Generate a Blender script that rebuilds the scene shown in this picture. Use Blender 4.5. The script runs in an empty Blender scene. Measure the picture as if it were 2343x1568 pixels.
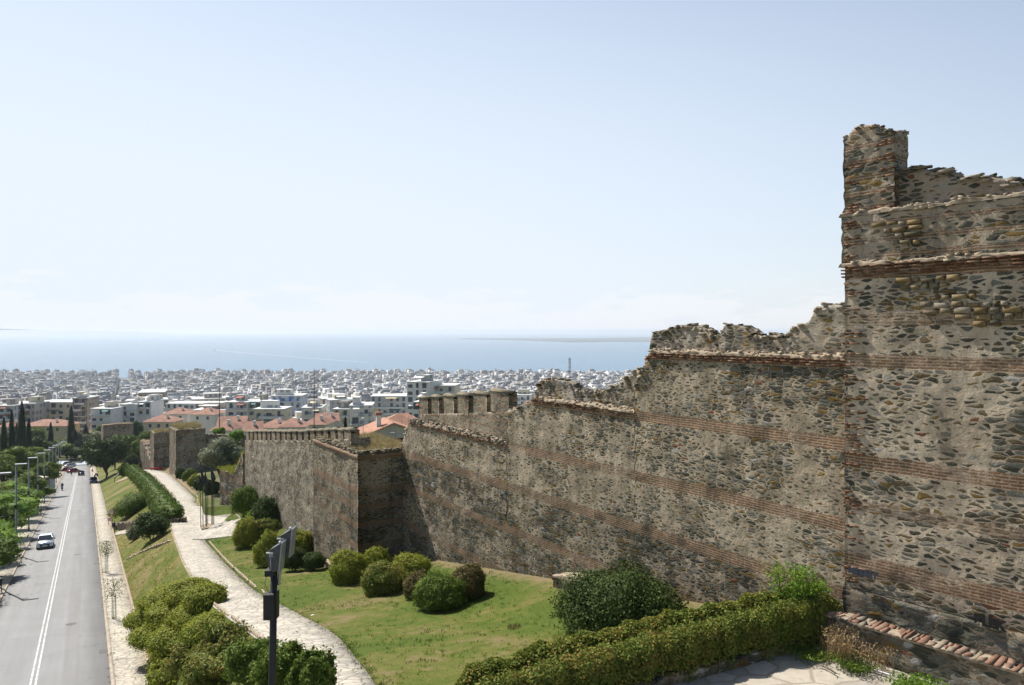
import bpy, bmesh, math, random
import numpy as np
from mathutils import Vector, Matrix, noise as mnoise
random.seed(7); RNG = np.random.default_rng(7)
S = bpy.context.scene
C = S.collection
# ---------------------------------------------------------------- camera (world origin = the eye, +Y forward, metres)
F = 1786.0; CX = 1171.0; HY = 757.0          # focal length, centre column and eye level of the 2342 px wide view
cam = bpy.data.cameras.new('camera'); camo = bpy.data.objects.new('camera', cam); C.objects.link(camo)
camo.location = (0, 0, 0); camo.rotation_euler = (math.radians(90), 0, 0)
cam.sensor_width = 36; cam.lens = 36 * F / 2342; cam.shift_y = -27 / 2342
cam.clip_start = 0.3; cam.clip_end = 90000
S.camera = camo
# ---------------------------------------------------------------- light
SUN_A = math.radians(46)       # left of the viewing direction
SUN_E = math.radians(49)
w = bpy.data.worlds.new('World'); S.world = w; w.use_nodes = True
wn = w.node_tree; wn.nodes.clear()
sky = wn.nodes.new('ShaderNodeTexSky'); sky.sky_type = 'NISHITA'; sky.sun_disc = False
sky.sun_elevation = SUN_E; sky.sun_rotation = -SUN_A
sky.altitude = 150; sky.air_density = 1.15; sky.dust_density = .7; sky.ozone_density = 1.2
bg = wn.nodes.new('ShaderNodeBackground'); wo = wn.nodes.new('ShaderNodeOutputWorld')
bg.inputs['Strength'].default_value = 0.08
tcw = wn.nodes.new('ShaderNodeTexCoord')
mpw = wn.nodes.new('ShaderNodeMapping'); mpw.inputs['Scale'].default_value = (5, 5, 22)
nzw = wn.nodes.new('ShaderNodeTexNoise'); nzw.inputs['Scale'].default_value = 1.6; nzw.inputs['Detail'].default_value = 7; nzw.inputs['Roughness'].default_value = .6
sxw = wn.nodes.new('ShaderNodeSeparateXYZ')
rw = wn.nodes.new('ShaderNodeValToRGB')       # a low bank of cumulus just above the horizon
for p, v in ((0.0, 1.0), (.045, .9), (.075, 0.0)):
    e = rw.color_ramp.elements.new(p) if p not in (0.0,) else rw.color_ramp.elements[0]
    e.position = p; e.color = (v, v, v, 1)
rw.color_ramp.elements[-1].color = (0, 0, 0, 1)
adw = wn.nodes.new('ShaderNodeMath'); adw.operation = 'MULTIPLY_ADD'; adw.inputs[1].default_value = 0.10; 
smw = wn.nodes.new('ShaderNodeMapRange'); smw.interpolation_type = 'SMOOTHSTEP'
mxw = wn.nodes.new('ShaderNodeMix'); mxw.data_type = 'RGBA'
L = wn.links.new
L(tcw.outputs['Generated'], mpw.inputs['Vector']); L(mpw.outputs['Vector'], nzw.inputs['Vector'])
L(tcw.outputs['Generated'], sxw.inputs['Vector'])
# cloud amount = noise minus height
smw.inputs['From Min'].default_value = 0.0; smw.inputs['From Max'].default_value = 0.05
m1 = wn.nodes.new('ShaderNodeMath'); m1.operation = 'MULTIPLY_ADD'; m1.inputs[1].default_value = 0.22; m1.inputs[2].default_value = -0.062
L(nzw.outputs['Fac'], m1.inputs[0])
m2 = wn.nodes.new('ShaderNodeMath'); m2.operation = 'SUBTRACT'; L(m1.outputs[0], m2.inputs[0]); L(sxw.outputs['Z'], m2.inputs[1])
smw.inputs['From Max'].default_value = 0.018; smw.inputs['To Max'].default_value = 0.30
L(m2.outputs[0], smw.inputs['Value']); L(smw.outputs['Result'], mxw.inputs['Factor'])
hz = wn.nodes.new('ShaderNodeMapRange'); hz.interpolation_type = 'SMOOTHERSTEP'
hz.inputs['From Min'].default_value = 0.0; hz.inputs['From Max'].default_value = 0.42; hz.inputs['To Min'].default_value = 1.0; hz.inputs['To Max'].default_value = 0.0
hz.inputs['From Max'].default_value = 0.85
L(sxw.outputs['Z'], hz.inputs['Value'])
az = wn.nodes.new('ShaderNodeVectorMath'); az.operation = 'DOT_PRODUCT'; az.inputs[1].default_value = (-math.sin(SUN_A), math.cos(SUN_A), 0)
L(tcw.outputs['Generated'], az.inputs[0])
ar = wn.nodes.new('ShaderNodeMapRange'); ar.interpolation_type = 'SMOOTHSTEP'; ar.inputs['From Min'].default_value = -0.75; ar.inputs['From Max'].default_value = 1.0
ar.inputs['To Min'].default_value = 0.0; ar.inputs['To Max'].default_value = 1.0; L(az.outputs['Value'], ar.inputs['Value'])
hm = wn.nodes.new('ShaderNodeMath'); hm.operation = 'MULTIPLY'; L(hz.outputs['Result'], hm.inputs[0]); L(ar.outputs['Result'], hm.inputs[1])
mh = wn.nodes.new('ShaderNodeMix'); mh.data_type = 'RGBA'; mh.inputs[7].default_value = (6.85, 7.5, 8.45, 1)
L(hm.outputs[0], mh.inputs['Factor']); L(sky.outputs['Color'], mh.inputs[6]); L(mh.outputs[2], mxw.inputs[6]); mxw.inputs[7].default_value = (8.2, 8.2, 8.4, 1)
L(mxw.outputs[2], bg.inputs['Color']); L(bg.outputs[0], wo.inputs['Surface'])
sun = bpy.data.lights.new('sun', 'SUN'); suno = bpy.data.objects.new('sun', sun); C.objects.link(suno)
sun.energy = 5.0; sun.angle = math.radians(0.53); sun.color = (1.0, .955, .88)
sdir = Vector((-math.sin(SUN_A) * math.cos(SUN_E), math.cos(SUN_A) * math.cos(SUN_E), math.sin(SUN_E)))
suno.rotation_euler = sdir.to_track_quat('Z', 'Y').to_euler()
suno.location = (0, 0, 300)
S.view_settings.view_transform = 'Standard'; S.view_settings.look = 'None'
S.view_settings.exposure = 0.62; S.view_settings.gamma = 1; S.view_settings.use_curve_mapping = False
S.cycles.max_bounces = 6; S.cycles.transparent_max_bounces = 8; S.cycles.volume_bounces = 0
S.cycles.diffuse_bounces = 3; S.cycles.glossy_bounces = 2; S.cycles.transmission_bounces = 3
S.cycles.use_denoising = True
# ---------------------------------------------------------------- helpers
def P(px, py, Y): return Vector(((px - CX) / F * Y, Y, (HY - py) / F * Y))
def tag(o, label=None, cat=None, group=None, kind=None):
    if label: o['label'] = label
    if cat: o['category'] = cat
    if group: o['group'] = group
    if kind: o['kind'] = kind
    return o
def empty(name, loc=(0, 0, 0), rot=0, label=None, cat=None, group=None):
    o = bpy.data.objects.new(name, None); C.objects.link(o); o.location = loc
    o.rotation_euler = (0, 0, rot) if not hasattr(rot, '__len__') else rot
    o.empty_display_size = .2
    return tag(o, label, cat, group)
def link(name, me, mats, parent=None, loc=None, rot=None):
    o = bpy.data.objects.new(name, me); C.objects.link(o)
    for m in (mats if isinstance(mats, (list, tuple)) else [mats]):
        if m is not None and m.name not in [x.name for x in me.materials if x]: me.materials.append(m)
    if parent: o.parent = parent
    if loc is not None: o.location = loc
    if rot is not None: o.rotation_euler = rot
    return o
def copy_tree(o, parent=None):
    c = o.copy(); C.objects.link(c); c.parent = parent
    for ch in o.children: copy_tree(ch, c)
    return c
def npmesh(name, V, quads=None, tris=None, smooth=False, mi=None):
    V = np.asarray(V, dtype=np.float32).reshape(-1, 3)
    me = bpy.data.meshes.new(name)
    nq = 0 if quads is None else len(quads); nt = 0 if tris is None else len(tris)
    me.vertices.add(len(V)); me.vertices.foreach_set('co', V.ravel())
    loops = []
    if nq: loops.append(np.asarray(quads, dtype=np.int32).ravel())
    if nt: loops.append(np.asarray(tris, dtype=np.int32).ravel())
    lp = np.concatenate(loops); me.loops.add(len(lp)); me.loops.foreach_set('vertex_index', lp)
    me.polygons.add(nq + nt)
    st = np.concatenate([np.arange(nq) * 4, nq * 4 + np.arange(nt) * 3]).astype(np.int32)
    me.polygons.foreach_set('loop_start', st)
    if smooth: me.polygons.foreach_set('use_smooth', np.ones(nq + nt, dtype=bool))
    if mi is not None: me.polygons.foreach_set('material_index', np.asarray(mi, dtype=np.int32))
    me.update(calc_edges=True); me.validate()
    return me
class MB:
    """collects boxes, tubes, prisms; build() links them as one mesh object"""
    def __init__(s): s.v = []; s.f = []; s.sm = []
    def add(s, vs, fs, smooth=False):
        n = len(s.v); s.v += [tuple(v) for v in vs]; s.f += [tuple(i + n for i in f) for f in fs]; s.sm += [smooth] * len(fs)
        return s
    def box(s, c, size, rz=0, m=None, taper=1.0):
        x, y, z = [a / 2 for a in size]; ca, sa = math.cos(rz), math.sin(rz)
        vs = []
        for dz in (-1, 1):
            t = taper if dz > 0 else 1
            for dx, dy in ((-1, -1), (1, -1), (1, 1), (-1, 1)):
                a, b = dx * x * t, dy * y * t
                p = Vector((c[0] + a * ca - b * sa, c[1] + a * sa + b * ca, c[2] + dz * z))
                vs.append(m @ p if m else p)
        return s.add(vs, [(3, 2, 1, 0), (4, 5, 6, 7), (0, 1, 5, 4), (1, 2, 6, 5), (2, 3, 7, 6), (3, 0, 4, 7)])
    def tube(s, pts, r, n=8, cap=True):
        pts = [Vector(p) for p in pts]; rs = r if hasattr(r, '__len__') else [r] * len(pts)
        vs = []
        for i, p in enumerate(pts):
            t = (pts[min(i + 1, len(pts) - 1)] - pts[max(i - 1, 0)]).normalized()
            a = t.cross(Vector((0, 0, 1)));
            if a.length < 1e-3: a = t.cross(Vector((0, 1, 0)))
            a.normalize(); b = t.cross(a)
            for k in range(n):
                an = 2 * math.pi * k / n; vs.append(p + (a * math.cos(an) + b * math.sin(an)) * rs[i])
        fs = []
        for i in range(len(pts) - 1):
            for k in range(n):
                fs.append((i * n + k, i * n + (k + 1) % n, (i + 1) * n + (k + 1) % n, (i + 1) * n + k))
        s.add(vs, fs, True)
        if cap:
            m = len(s.v) - len(vs)
            s.f.append(tuple(m + k for k in range(n))[::-1]); s.sm.append(False)
            s.f.append(tuple(m + (len(pts) - 1) * n + k for k in range(n))); s.sm.append(False)
        return s
    def prism(s, prof, x0, x1, axis='x'):
        """profile (y,z) extruded along x"""
        n = len(prof); vs = [(x0, p[0], p[1]) for p in prof] + [(x1, p[0], p[1]) for p in prof]
        if axis == 'y': vs = [(p[0], x0, p[1]) for p in prof] + [(p[0], x1, p[1]) for p in prof]
        fs = [(i, (i + 1) % n, n + (i + 1) % n, n + i) for i in range(n)] + [tuple(range(n))[::-1], tuple(range(n, 2 * n))]
        return s.add(vs, fs)
    def mesh(s, name):
        me = bpy.data.meshes.new(name); me.from_pydata(s.v, [], s.f)
        me.polygons.foreach_set('use_smooth', s.sm)
        bm = bmesh.new(); bm.from_mesh(me); bmesh.ops.recalc_face_normals(bm, faces=bm.faces); bm.to_mesh(me); bm.free()
        me.update(); return me
    def build(s, name, mat, parent=None, loc=None, rot=None, bevel=0):
        o = link(name, s.mesh(name), mat, parent, loc, rot)
        if bevel:
            b = o.modifiers.new('bevel', 'BEVEL'); b.width = bevel; b.segments = 2; b.limit_method = 'ANGLE'
        return o
# ---------------------------------------------------------------- materials
class NT:
    def __init__(s, name, rough=.85, spec=.3):
        s.m = bpy.data.materials.new(name); s.m.use_nodes = True; s.t = s.m.node_tree
        s.b = s.t.nodes['Principled BSDF']; s.b.inputs['Roughness'].default_value = rough
        s.b.inputs['Specular IOR Level'].default_value = spec
        s._p = None
    def n(s, ty, ins=None, **kw):
        nd = s.t.nodes.new('ShaderNode' + ty)
        for k, v in kw.items(): setattr(nd, k, v)
        for k, v in (ins or {}).items():
            sk = nd.inputs[k]
            if isinstance(v, bpy.types.NodeSocket): s.t.links.new(v, sk)
            else: sk.default_value = v
        return nd
    def pos(s):
        if not s._p: s._p = s.n('NewGeometry')
        return s._p.outputs['Position']
    def noise(s, sc, det=3, rough=.55, vec=None, dist=0, scl=None):
        v = vec or s.pos()
        if scl: v = s.n('Mapping', {'Vector': v, 'Scale': scl}).outputs[0]
        return s.n('TexNoise', {'Vector': v, 'Scale': sc, 'Detail': det, 'Roughness': rough, 'Distortion': dist})
    def math(s, op, a, b=0.0, c=None, clamp=False):
        d = {0: a, 1: b}
        if c is not None: d[2] = c
        nd = s.n('Math', d, operation=op); nd.use_clamp = clamp; return nd.outputs[0]
    def mr(s, v, a, b, c=0., d=1., smooth=True):
        nd = s.n('MapRange', {'Value': v, 'From Min': a, 'From Max': b, 'To Min': c, 'To Max': d})
        if smooth: nd.interpolation_type = 'SMOOTHSTEP'
        return nd.outputs[0]
    def ramp(s, v, stops, const=False):
        nd = s.n('ValToRGB', {'Fac': v}); cr = nd.color_ramp
        if const: cr.interpolation = 'CONSTANT'
        while len(cr.elements) > 1: cr.elements.remove(cr.elements[-1])
        for i, (p, c) in enumerate(stops):
            e = cr.elements[0] if i == 0 else cr.elements.new(p)
            e.position = p; e.color = (*c, 1) if len(c) == 3 else c
        return nd.outputs[0]
    def mix(s, f, a, b, mode='MIX'):
        nd = s.n('Mix', None, data_type='RGBA', blend_type=mode)
        for k, v in ((0, f), (6, a), (7, b)):
            if isinstance(v, bpy.types.NodeSocket): s.t.links.new(v, nd.inputs[k])
            else: nd.inputs[k].default_value = v if k == 0 else (*v[:3], 1)
        return nd.outputs[2]
    def scale(s, col, v):   # colour times value socket
        nd = s.n('VectorMath', None, operation='SCALE'); s.t.links.new(col, nd.inputs[0])
        if isinstance(v, bpy.types.NodeSocket): s.t.links.new(v, nd.inputs[3])
        else: nd.inputs[3].default_value = v
        return nd.outputs[0]
    def col(s, c):
        if isinstance(c, bpy.types.NodeSocket): s.t.links.new(c, s.b.inputs['Base Color'])
        else: s.b.inputs['Base Color'].default_value = (*c[:3], 1)
        return s
    def bump(s, h, strength=.6, dist=.03):
        nd = s.n('Bump', {'Height': h, 'Strength': strength, 'Distance': dist}); s.t.links.new(nd.outputs[0], s.b.inputs['Normal']); return s
def plain(name, col, rough=.6, metal=0, var=.15, sc=4, spec=.3, bump=0):
    t = NT(name, rough, spec); t.b.inputs['Metallic'].default_value = metal
    n = t.noise(sc, 5, .6)
    f = t.mr(n.outputs[0], .3, .7, 1 - var, 1 + var, False)
    rgb = t.n('RGB'); rgb.outputs[0].default_value = (*col, 1)
    t.col(t.scale(rgb.outputs[0], f))
    if bump: t.bump(n.outputs[0], .5, bump)
    return t.m
def stone_mat(name, a, bands=(), size=1.0, cover=0.0, mortar=(.425, .345, .25), mortar2=(.31, .25, .175), brickmix=1.0, dark=.0, ochre=.5, rowh=.085, patch=.5, low=None, high=None):
    """rubble set in lime mortar, with brick courses at the heights of bands; a = direction of the wall in plan"""
    t = NT(name, .92, .15); p = t.pos()
    ax, ay = math.cos(a), math.sin(a)
    d1 = t.n('VectorMath', {0: p, 1: (ax - ay, ay + ax, 0)}, operation='DOT_PRODUCT').outputs['Value']
    z = t.n('SeparateXYZ', {0: p}).outputs['Z']
    nl = t.noise(.42, 3, .6).outputs[0]; nl2 = t.noise(.9, 4, .65, scl=(1, 1, .55)).outputs[0]
    nm = t.noise(7, 4, .65).outputs[0]; nf = t.noise(38, 3, .7).outputs[0]
    wv = t.noise(2.6, 2, .5).outputs[1]
    wp = t.n('VectorMath', {0: wv, 1: (.30, .30, .15), 2: p}, operation='MULTIPLY_ADD').outputs[0]
    vp = t.n('VectorMath', {0: wp, 1: (2.8 / size, 2.8 / size, 8.2 / size)}, operation='MULTIPLY').outputs[0]
    ve = t.n('TexVoronoi', {'Vector': vp, 'Scale': 1.0, 'Randomness': .95}, feature='DISTANCE_TO_EDGE').outputs['Distance']
    vf = t.n('TexVoronoi', {'Vector': vp, 'Scale': 1.0, 'Randomness': .95}, feature='F1').outputs['Color']
    sep = t.n('SeparateColor', {0: vf}); r1, r2, r3 = sep.outputs
    # how much mortar laps over the stones: by area and by stone
    thr = t.math('ADD', t.mr(nl, .44, .56, .0, .17 * patch * 2), t.math('MULTIPLY', r1, .22))
    thr = t.math('SUBTRACT', thr, cover); tint = None
    zn = t.math('ADD', z, t.math('MULTIPLY', t.math('SUBTRACT', nl2, .5), 2.4))
    for zl, cv, mu, sg in [q for q in (low, high) if q]:      # courses where the pointing is lost
        zm = t.mr(zn, zl - .25, zl + .25, 1 if sg < 0 else 0, 0 if sg < 0 else 1)
        thr = t.math('SUBTRACT', thr, t.math('MULTIPLY', zm, cv)); q_ = t.math('SUBTRACT', 1, t.math('MULTIPLY', zm, 1 - mu))
        tint = q_ if tint is None else t.math('MULTIPLY', tint, q_)
    e = t.math('ADD', ve, t.math('ADD', t.math('MULTIPLY', t.math('SUBTRACT', nm, .5), .30), t.math('MULTIPLY', t.math('SUBTRACT', nf, .5), .22)))
    m = t.mr(e, thr, t.math('ADD', thr, .05))
    k = ochre
    sc_ = t.ramp(r2, [(0, (.055, .054, .040)), (.22, (.088, .084, .060)), (.42, (.115, .110, .086)), (.60, (.150, .144, .120)), (.70, (.115, .088, .050)),
                     (.84, (.165 , .108 , .036) if k > .3 else (.10, .09, .07)), (.95, (.15, .068, .036)), (.97, (.30, .28, .25))], True)
    sc_ = t.scale(sc_, t.mr(nf, .25, .75, .62, 1.4, False)); sc_ = t.scale(sc_, t.mr(nm, .3, .7, .8, 1.25, False))
    mc = t.mix(t.mr(nl2, .38, .62), mortar, mortar2)
    mc = t.scale(mc, t.mr(nm, .25, .75, .82, 1.14, False)); mc = t.scale(mc, t.mr(nf, .2, .8, .85, 1.15, False))
    base = t.mix(m, mc, sc_)
    hgt = t.math('ADD', t.math('MULTIPLY', m, t.math('SUBTRACT', t.math('MULTIPLY', ve, .8), .35)), t.math('MULTIPLY', nm, .5))
    hgt = t.math('ADD', hgt, t.math('MULTIPLY', nf, .10))
    if bands:
        zz = t.math('ADD', z, t.math('MULTIPLY', t.math('SUBTRACT', nm, .5), .11))
        bm = None
        for zc, h, s_ in bands:
            q = t.mr(t.math('ABSOLUTE', t.math('SUBTRACT', zz, zc)), h - .01, h + .015, s_, 0)
            bm = q if bm is None else t.math('MAXIMUM', bm, q)
        bv = t.n('CombineXYZ', {0: t.math('ADD', d1, t.math('MULTIPLY', nm, .03)), 1: t.math('ADD', z, t.math('MULTIPLY', nl2, .10))}).outputs[0]
        br = t.n('TexBrick', {'Vector': bv, 'Color1': (.215, .108, .058, 1), 'Color2': (.15, .082, .047, 1), 'Mortar': (.31, .235, .16, 1), 'Scale': 1,
                              'Mortar Size': .024, 'Mortar Smooth': .25, 'Bias': -.1, 'Brick Width': .37, 'Row Height': rowh})
        lose = t.mr(t.math('ADD', nl, t.math('MULTIPLY', nm, .35)), .70, .84, 1, .4)
        bm = t.math('MULTIPLY', bm, lose)
        bc = t.scale(br.outputs[0], t.mr(nm, .25, .75, .72, 1.3, False))
        base = t.mix(bm, base, bc)
        bh = t.math('MULTIPLY', t.math('SUBTRACT', 1.0, br.outputs[1]), .35)
        hgt = t.n('Mix', {0: bm, 2: hgt, 3: t.math('ADD', bh, t.math('MULTIPLY', nm, .3))}, data_type='FLOAT').outputs[0]
    st = t.mr(t.noise(1.1, 5, .7, scl=(1, 1, .35)).outputs[0], .50, .70, 1.0, .62 - dark)
    base = t.scale(base, st)
    if tint is not None: base = t.scale(base, tint)
    if dark: base = t.scale(base, 1 - dark)
    t.col(base); t.bump(hgt, 1.0, .07)
    return t.m
def leaf_mat(name, cols, trans=.16, rough=.6):
    t = NT(name, rough, .08)
    g = t.n('NewGeometry'); r = g.outputs['Random Per Island']
    nz = t.noise(.9, 3, .6, vec=g.outputs['Position']).outputs[0]
    v = t.math('ADD', t.math('MULTIPLY', r, .62), t.mr(nz, .3, .7, 0, .38, False))
    c = t.ramp(v, [(i / (len(cols) - 1), c) for i, c in enumerate(cols)])
    t.col(c)
    tr = t.n('BsdfTranslucent', {'Color': t.scale(c, 1.5)})
    mx = t.n('MixShader', {0: trans, 1: t.b.outputs[0], 2: tr.outputs[0]})
    t.t.links.new(mx.outputs[0], t.t.nodes['Material Output'].inputs['Surface'])
    return t.m
M = {}
WA = math.atan2(.847, -.532)           # direction of the curtain wall in plan
TA = math.atan2(.782, -.623)           # direction of the right-hand tower
M['curtain'] = stone_mat('curtain_masonry', WA, [(-.99, .17, 1), (-3.49, .20, 1), (-5.98, .21, .95), (-8.1, .21, .9), (-10.3, .2, .9), (-12.7, .2, .9)], size=.86, cover=.035, patch=.46, low=(-8.1, .10, .80, -1), high=(-2.4, .06, .88, 1))
M['parapet'] = stone_mat('parapet_masonry', WA, [], cover=.03, mortar=(.33, .29, .235), dark=.06)
M['merlon'] = stone_mat('merlon_masonry', WA, [(z * .42 - 12, .06, .75) for z in range(0, 24)], size=.62, cover=.05, mortar=(.36, .30, .22), rowh=.075)
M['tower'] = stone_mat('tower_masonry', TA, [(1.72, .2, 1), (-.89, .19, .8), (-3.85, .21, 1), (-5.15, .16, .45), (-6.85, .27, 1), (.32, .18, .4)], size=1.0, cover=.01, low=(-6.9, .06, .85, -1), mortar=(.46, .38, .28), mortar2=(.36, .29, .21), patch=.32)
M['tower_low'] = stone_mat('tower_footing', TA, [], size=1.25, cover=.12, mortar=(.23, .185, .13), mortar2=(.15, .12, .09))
M['tower_top'] = stone_mat('tower_top_masonry', TA, [(z * .47 - 3, .07, .8) for z in range(11, 22)], size=1.0, cover=.06, mortar=(.36, .30, .23), rowh=.08)
M['bastion'] = stone_mat('bastion_masonry', WA, [(-8.16, .2, 1), (-10.3, .24, 1), (-11.35, .2, .95), (-12.5, .2, .95), (-13.9, .2, .8)], size=.85, cover=.05, mortar=(.34, .28, .205), low=(-10.4, .06, .8, -1))
M['wall2'] = stone_mat('crenellated_masonry', WA, [], size=.62, cover=.05, mortar=(.42, .355, .27), mortar2=(.34, .285, .21), patch=.25)
M['ruin'] = stone_mat('ruin_masonry', WA, [(z * 1.9 - 50, .28, .8) for z in range(8, 20)], size=1.3, cover=.05, mortar=(.33, .28, .22), dark=.08)
M['lowwall'] = stone_mat('low_wall_masonry', TA, [], size=1.15, cover=.08, mortar=(.22, .18, .13), mortar2=(.15, .12, .085), ochre=.6)
M['metal_rust'] = plain('rusty_rod', (.10, .055, .035), .8, .2, .3, 6)
M['limecap'] = plain('lime_mortar_cap', (.33, .265, .19), .95, 0, .4, 5, .1, .03)
# loose rubble on the broken tops
M['cope'] = (lambda t: (t.col(t.scale(t.ramp(t.n('NewGeometry').outputs['Random Per Island'], [(0, (.17, .095, .065)), (.35, (.22, .125, .085)), (.55, (.24, .165, .12)), (.75, (.23, .195, .145)), (1, (.17, .155, .125))]), t.mr(t.noise(9, 4, .7).outputs[0], .25, .75, .7, 1.3, False))), t.m)[1])(NT('brick_coping', .9, .1))
# ---------------------------------------------------------------- ground materials
def grass_mat(name, green, dry, dead, bias=0., soil=False):
    t = NT(name, .95, .1)
    n1 = t.noise(.16, 4, .6, dist=.4).outputs[0]; n2 = t.noise(1.3, 5, .7).outputs[0]; n3 = t.noise(16, 3, .7).outputs[0]
    v = t.math('ADD', t.mr(n1, .32, .68, 0, .75, False), t.mr(n2, .3, .7, -.18, .36, False)); v = t.math('ADD', v, bias)
    c = t.ramp(v, [(0, green), (.36, tuple(a * 1.12 for a in green)), (.58, dry), (.86, dead)])
    n4 = t.noise(5, 4, .7).outputs[0]; c = t.mix(t.mr(n4, .58, .7, 0, .55), c, dead)
    if soil:      # trodden bare soil along the foot of the walls
        vd = t.n('VectorMath', {0: t.pos(), 1: (-.847, -.532, 0)}, operation='DOT_PRODUCT').outputs['Value']
        v0 = -.847 * 10.2 - .532 * 24
        dd = t.math('SUBTRACT', t.math('SUBTRACT', vd, v0), t.math('MULTIPLY', n2, 2.6))
        c = t.mix(t.mr(dd, -1.3, .1, .8, 0), c, (.20, .145, .085))
    c = t.scale(c, t.mr(n3, .25, .75, .60, 1.42, False)); t.col(c)
    t.bump(t.math('ADD', n3, n2), .7, .06); return t.m
M['lawn'] = grass_mat('lawn_grass', (.062, .088, .014), (.108, .112, .026), (.17, .135, .065), -.02, True)
M['bank'] = grass_mat('bank_grass', (.078, .098, .02), (.135, .125, .036), (.20, .155, .075), .08)
M['scrub'] = grass_mat('scrub_ground', (.05, .07, .018), (.09, .095, .03), (.16, .135, .08), .05)
M['citysoil'] = plain('city_ground', (.10, .105, .10), .9, 0, .3, .05)
def road_mat():
    t = NT('asphalt', .82, .25); p = t.pos()
    off = t.n('VectorMath', {0: p, 1: (.878, .479, 0)}, operation='DOT_PRODUCT').outputs['Value']
    alo = t.n('VectorMath', {0: p, 1: (-.479, .878, 0)}, operation='DOT_PRODUCT').outputs['Value']
    vec = t.n('CombineXYZ', {0: off, 1: t.math('MULTIPLY', alo, .04)}).outputs[0]
    lane = t.noise(1.6, 4, .6, vec=vec).outputs[0]
    n = t.noise(.35, 4, .6).outputs[0]; g = t.noise(30, 3, .7).outputs[0]
    v = t.math('ADD', t.math('MULTIPLY', lane, .6), t.math('MULTIPLY', n, .4))
    c = t.ramp(v, [(.3, (.185, .181, .176)), (.5, (.215, .211, .206)), (.68, (.25, .245, .24))])
    # worn strip in the right lane and a dust line beside the kerb
    strip = t.math('MULTIPLY', t.mr(t.math('ABSOLUTE', t.math('SUBTRACT', off, -.75)), .28, .5, 1, 0), t.mr(t.noise(.5, 3, .6, vec=vec).outputs[0], .35, .6, .1, .55))
    c = t.mix(strip, c, (.15, .142, .128)); c = t.scale(c, t.mr(g, .25, .75, .87, 1.14, False))
    cr = t.n('TexVoronoi', {'Vector': t.n('VectorMath', {0: t.noise(.8, 4, .6).outputs[1], 1: (2.5, 2.5, 0), 2: p}, operation='MULTIPLY_ADD').outputs[0], 'Scale': .13}, feature='DISTANCE_TO_EDGE').outputs['Distance']
    c = t.scale(c, t.mr(cr, .0, .006, .72, 1.0, False))
    t.col(c); t.bump(g, .25, .01); return t.m
M['asphalt'] = road_mat()
def flag_mat(name, c1, c2, joint, sc=2.0, weeds=.3):
    t = NT(name, .9, .15); p = t.pos()
    wv = t.noise(1.5, 2, .5).outputs[1]
    wp = t.n('VectorMath', {0: wv, 1: (.3, .3, 0), 2: p}, operation='MULTIPLY_ADD').outputs[0]
    wp = t.n('VectorMath', {0: wp, 1: (1.0, 1.5, 0)}, operation='MULTIPLY').outputs[0]
    e = t.n('TexVoronoi', {'Vector': wp, 'Scale': sc, 'Randomness': .85}, feature='DISTANCE_TO_EDGE', voronoi_dimensions='2D').outputs['Distance']
    f = t.n('TexVoronoi', {'Vector': wp, 'Scale': sc, 'Randomness': .85}, feature='F1', voronoi_dimensions='2D').outputs['Color']
    r = t.n('SeparateColor', {0: f}).outputs[0]
    nm = t.noise(5, 5, .7).outputs[0]; nl = t.noise(.5, 4, .6).outputs[0]
    c = t.ramp(r, [(0, c1), (.5, c2), (.8, tuple(a * .86 for a in c1)), (1, (c1[0] * .80, c1[1] * .84, c1[2] * .92))])
    c = t.scale(c, t.mr(nm, .3, .7, .84, 1.12, False)); c = t.scale(c, t.mr(nl, .35, .65, .86, 1.06, False))
    jm = t.mr(t.math('ADD', e, t.math('MULTIPLY', t.math('SUBTRACT', nm, .5), .07)), .02, .085, 1, 0)
    jc = t.mix(t.mr(nl, .48, .60, 0, weeds), joint, (.10, .13, .03))
    t.col(t.mix(t.math('MULTIPLY', jm, .85), c, jc)); t.bump(t.math('MULTIPLY', t.math('SUBTRACT', 1, jm), 1.0), .5, .015); return t.m
M['flag'] = flag_mat('flagstones', (.44, .40, .335), (.50, .455, .385), (.17, .14, .095), 2.1)
M['flag2'] = flag_mat('pavement_flags', (.44, .395, .32), (.49, .44, .36), (.19, .155, .10), 1.9, .7)
M['terr'] = flag_mat('terrace_slabs', (.40, .355, .285), (.44, .39, .32), (.27, .23, .175), .95, .1)
M['kerb'] = plain('kerb_stone', (.34, .285, .22), .9, 0, .3, 3)
M['paint'] = plain('road_marking_paint', (.42, .42, .405), .7, 0, .45, 3.5)
# ---------------------------------------------------------------- the lie of the land: lines followed from near to far, X and Z by depth Y
YN = np.concatenate([np.arange(-30, 12, 3.), np.arange(12, 100, .7), np.arange(100, 200, 1.6), np.arange(200, 301, 4.)])
def zroad(X, Y): return .0532 * X - .0975 * Y - 13.4
def rline(off):
    X = (off - .479 * YN) / .878; return X, zroad(X, YN)
PT = [(-30, None)]  # path edges by pixel: y, xl, xr, Y
pth = [(1568, 700, 862, 22.5), (1450, 574, 768, 33), (1400, 500, 672, 38.5), (1354, 455, 583, 45), (1290, 418, 514, 58), (1235, 398, 466, 72), (1205, 388, 462, 82),
       (1143, 402, 449, 103), (1114, 370, 418, 125), (1085, 347, 387, 155), (1075, 322, 356, 175)]
yy = [p[3] for p in pth]
plx = [(p[1] - CX) / F * p[3] for p in pth]; prx = [(p[2] - CX) / F * p[3] for p in pth]; pz = [(HY - p[0]) / F * p[3] for p in pth]
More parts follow.
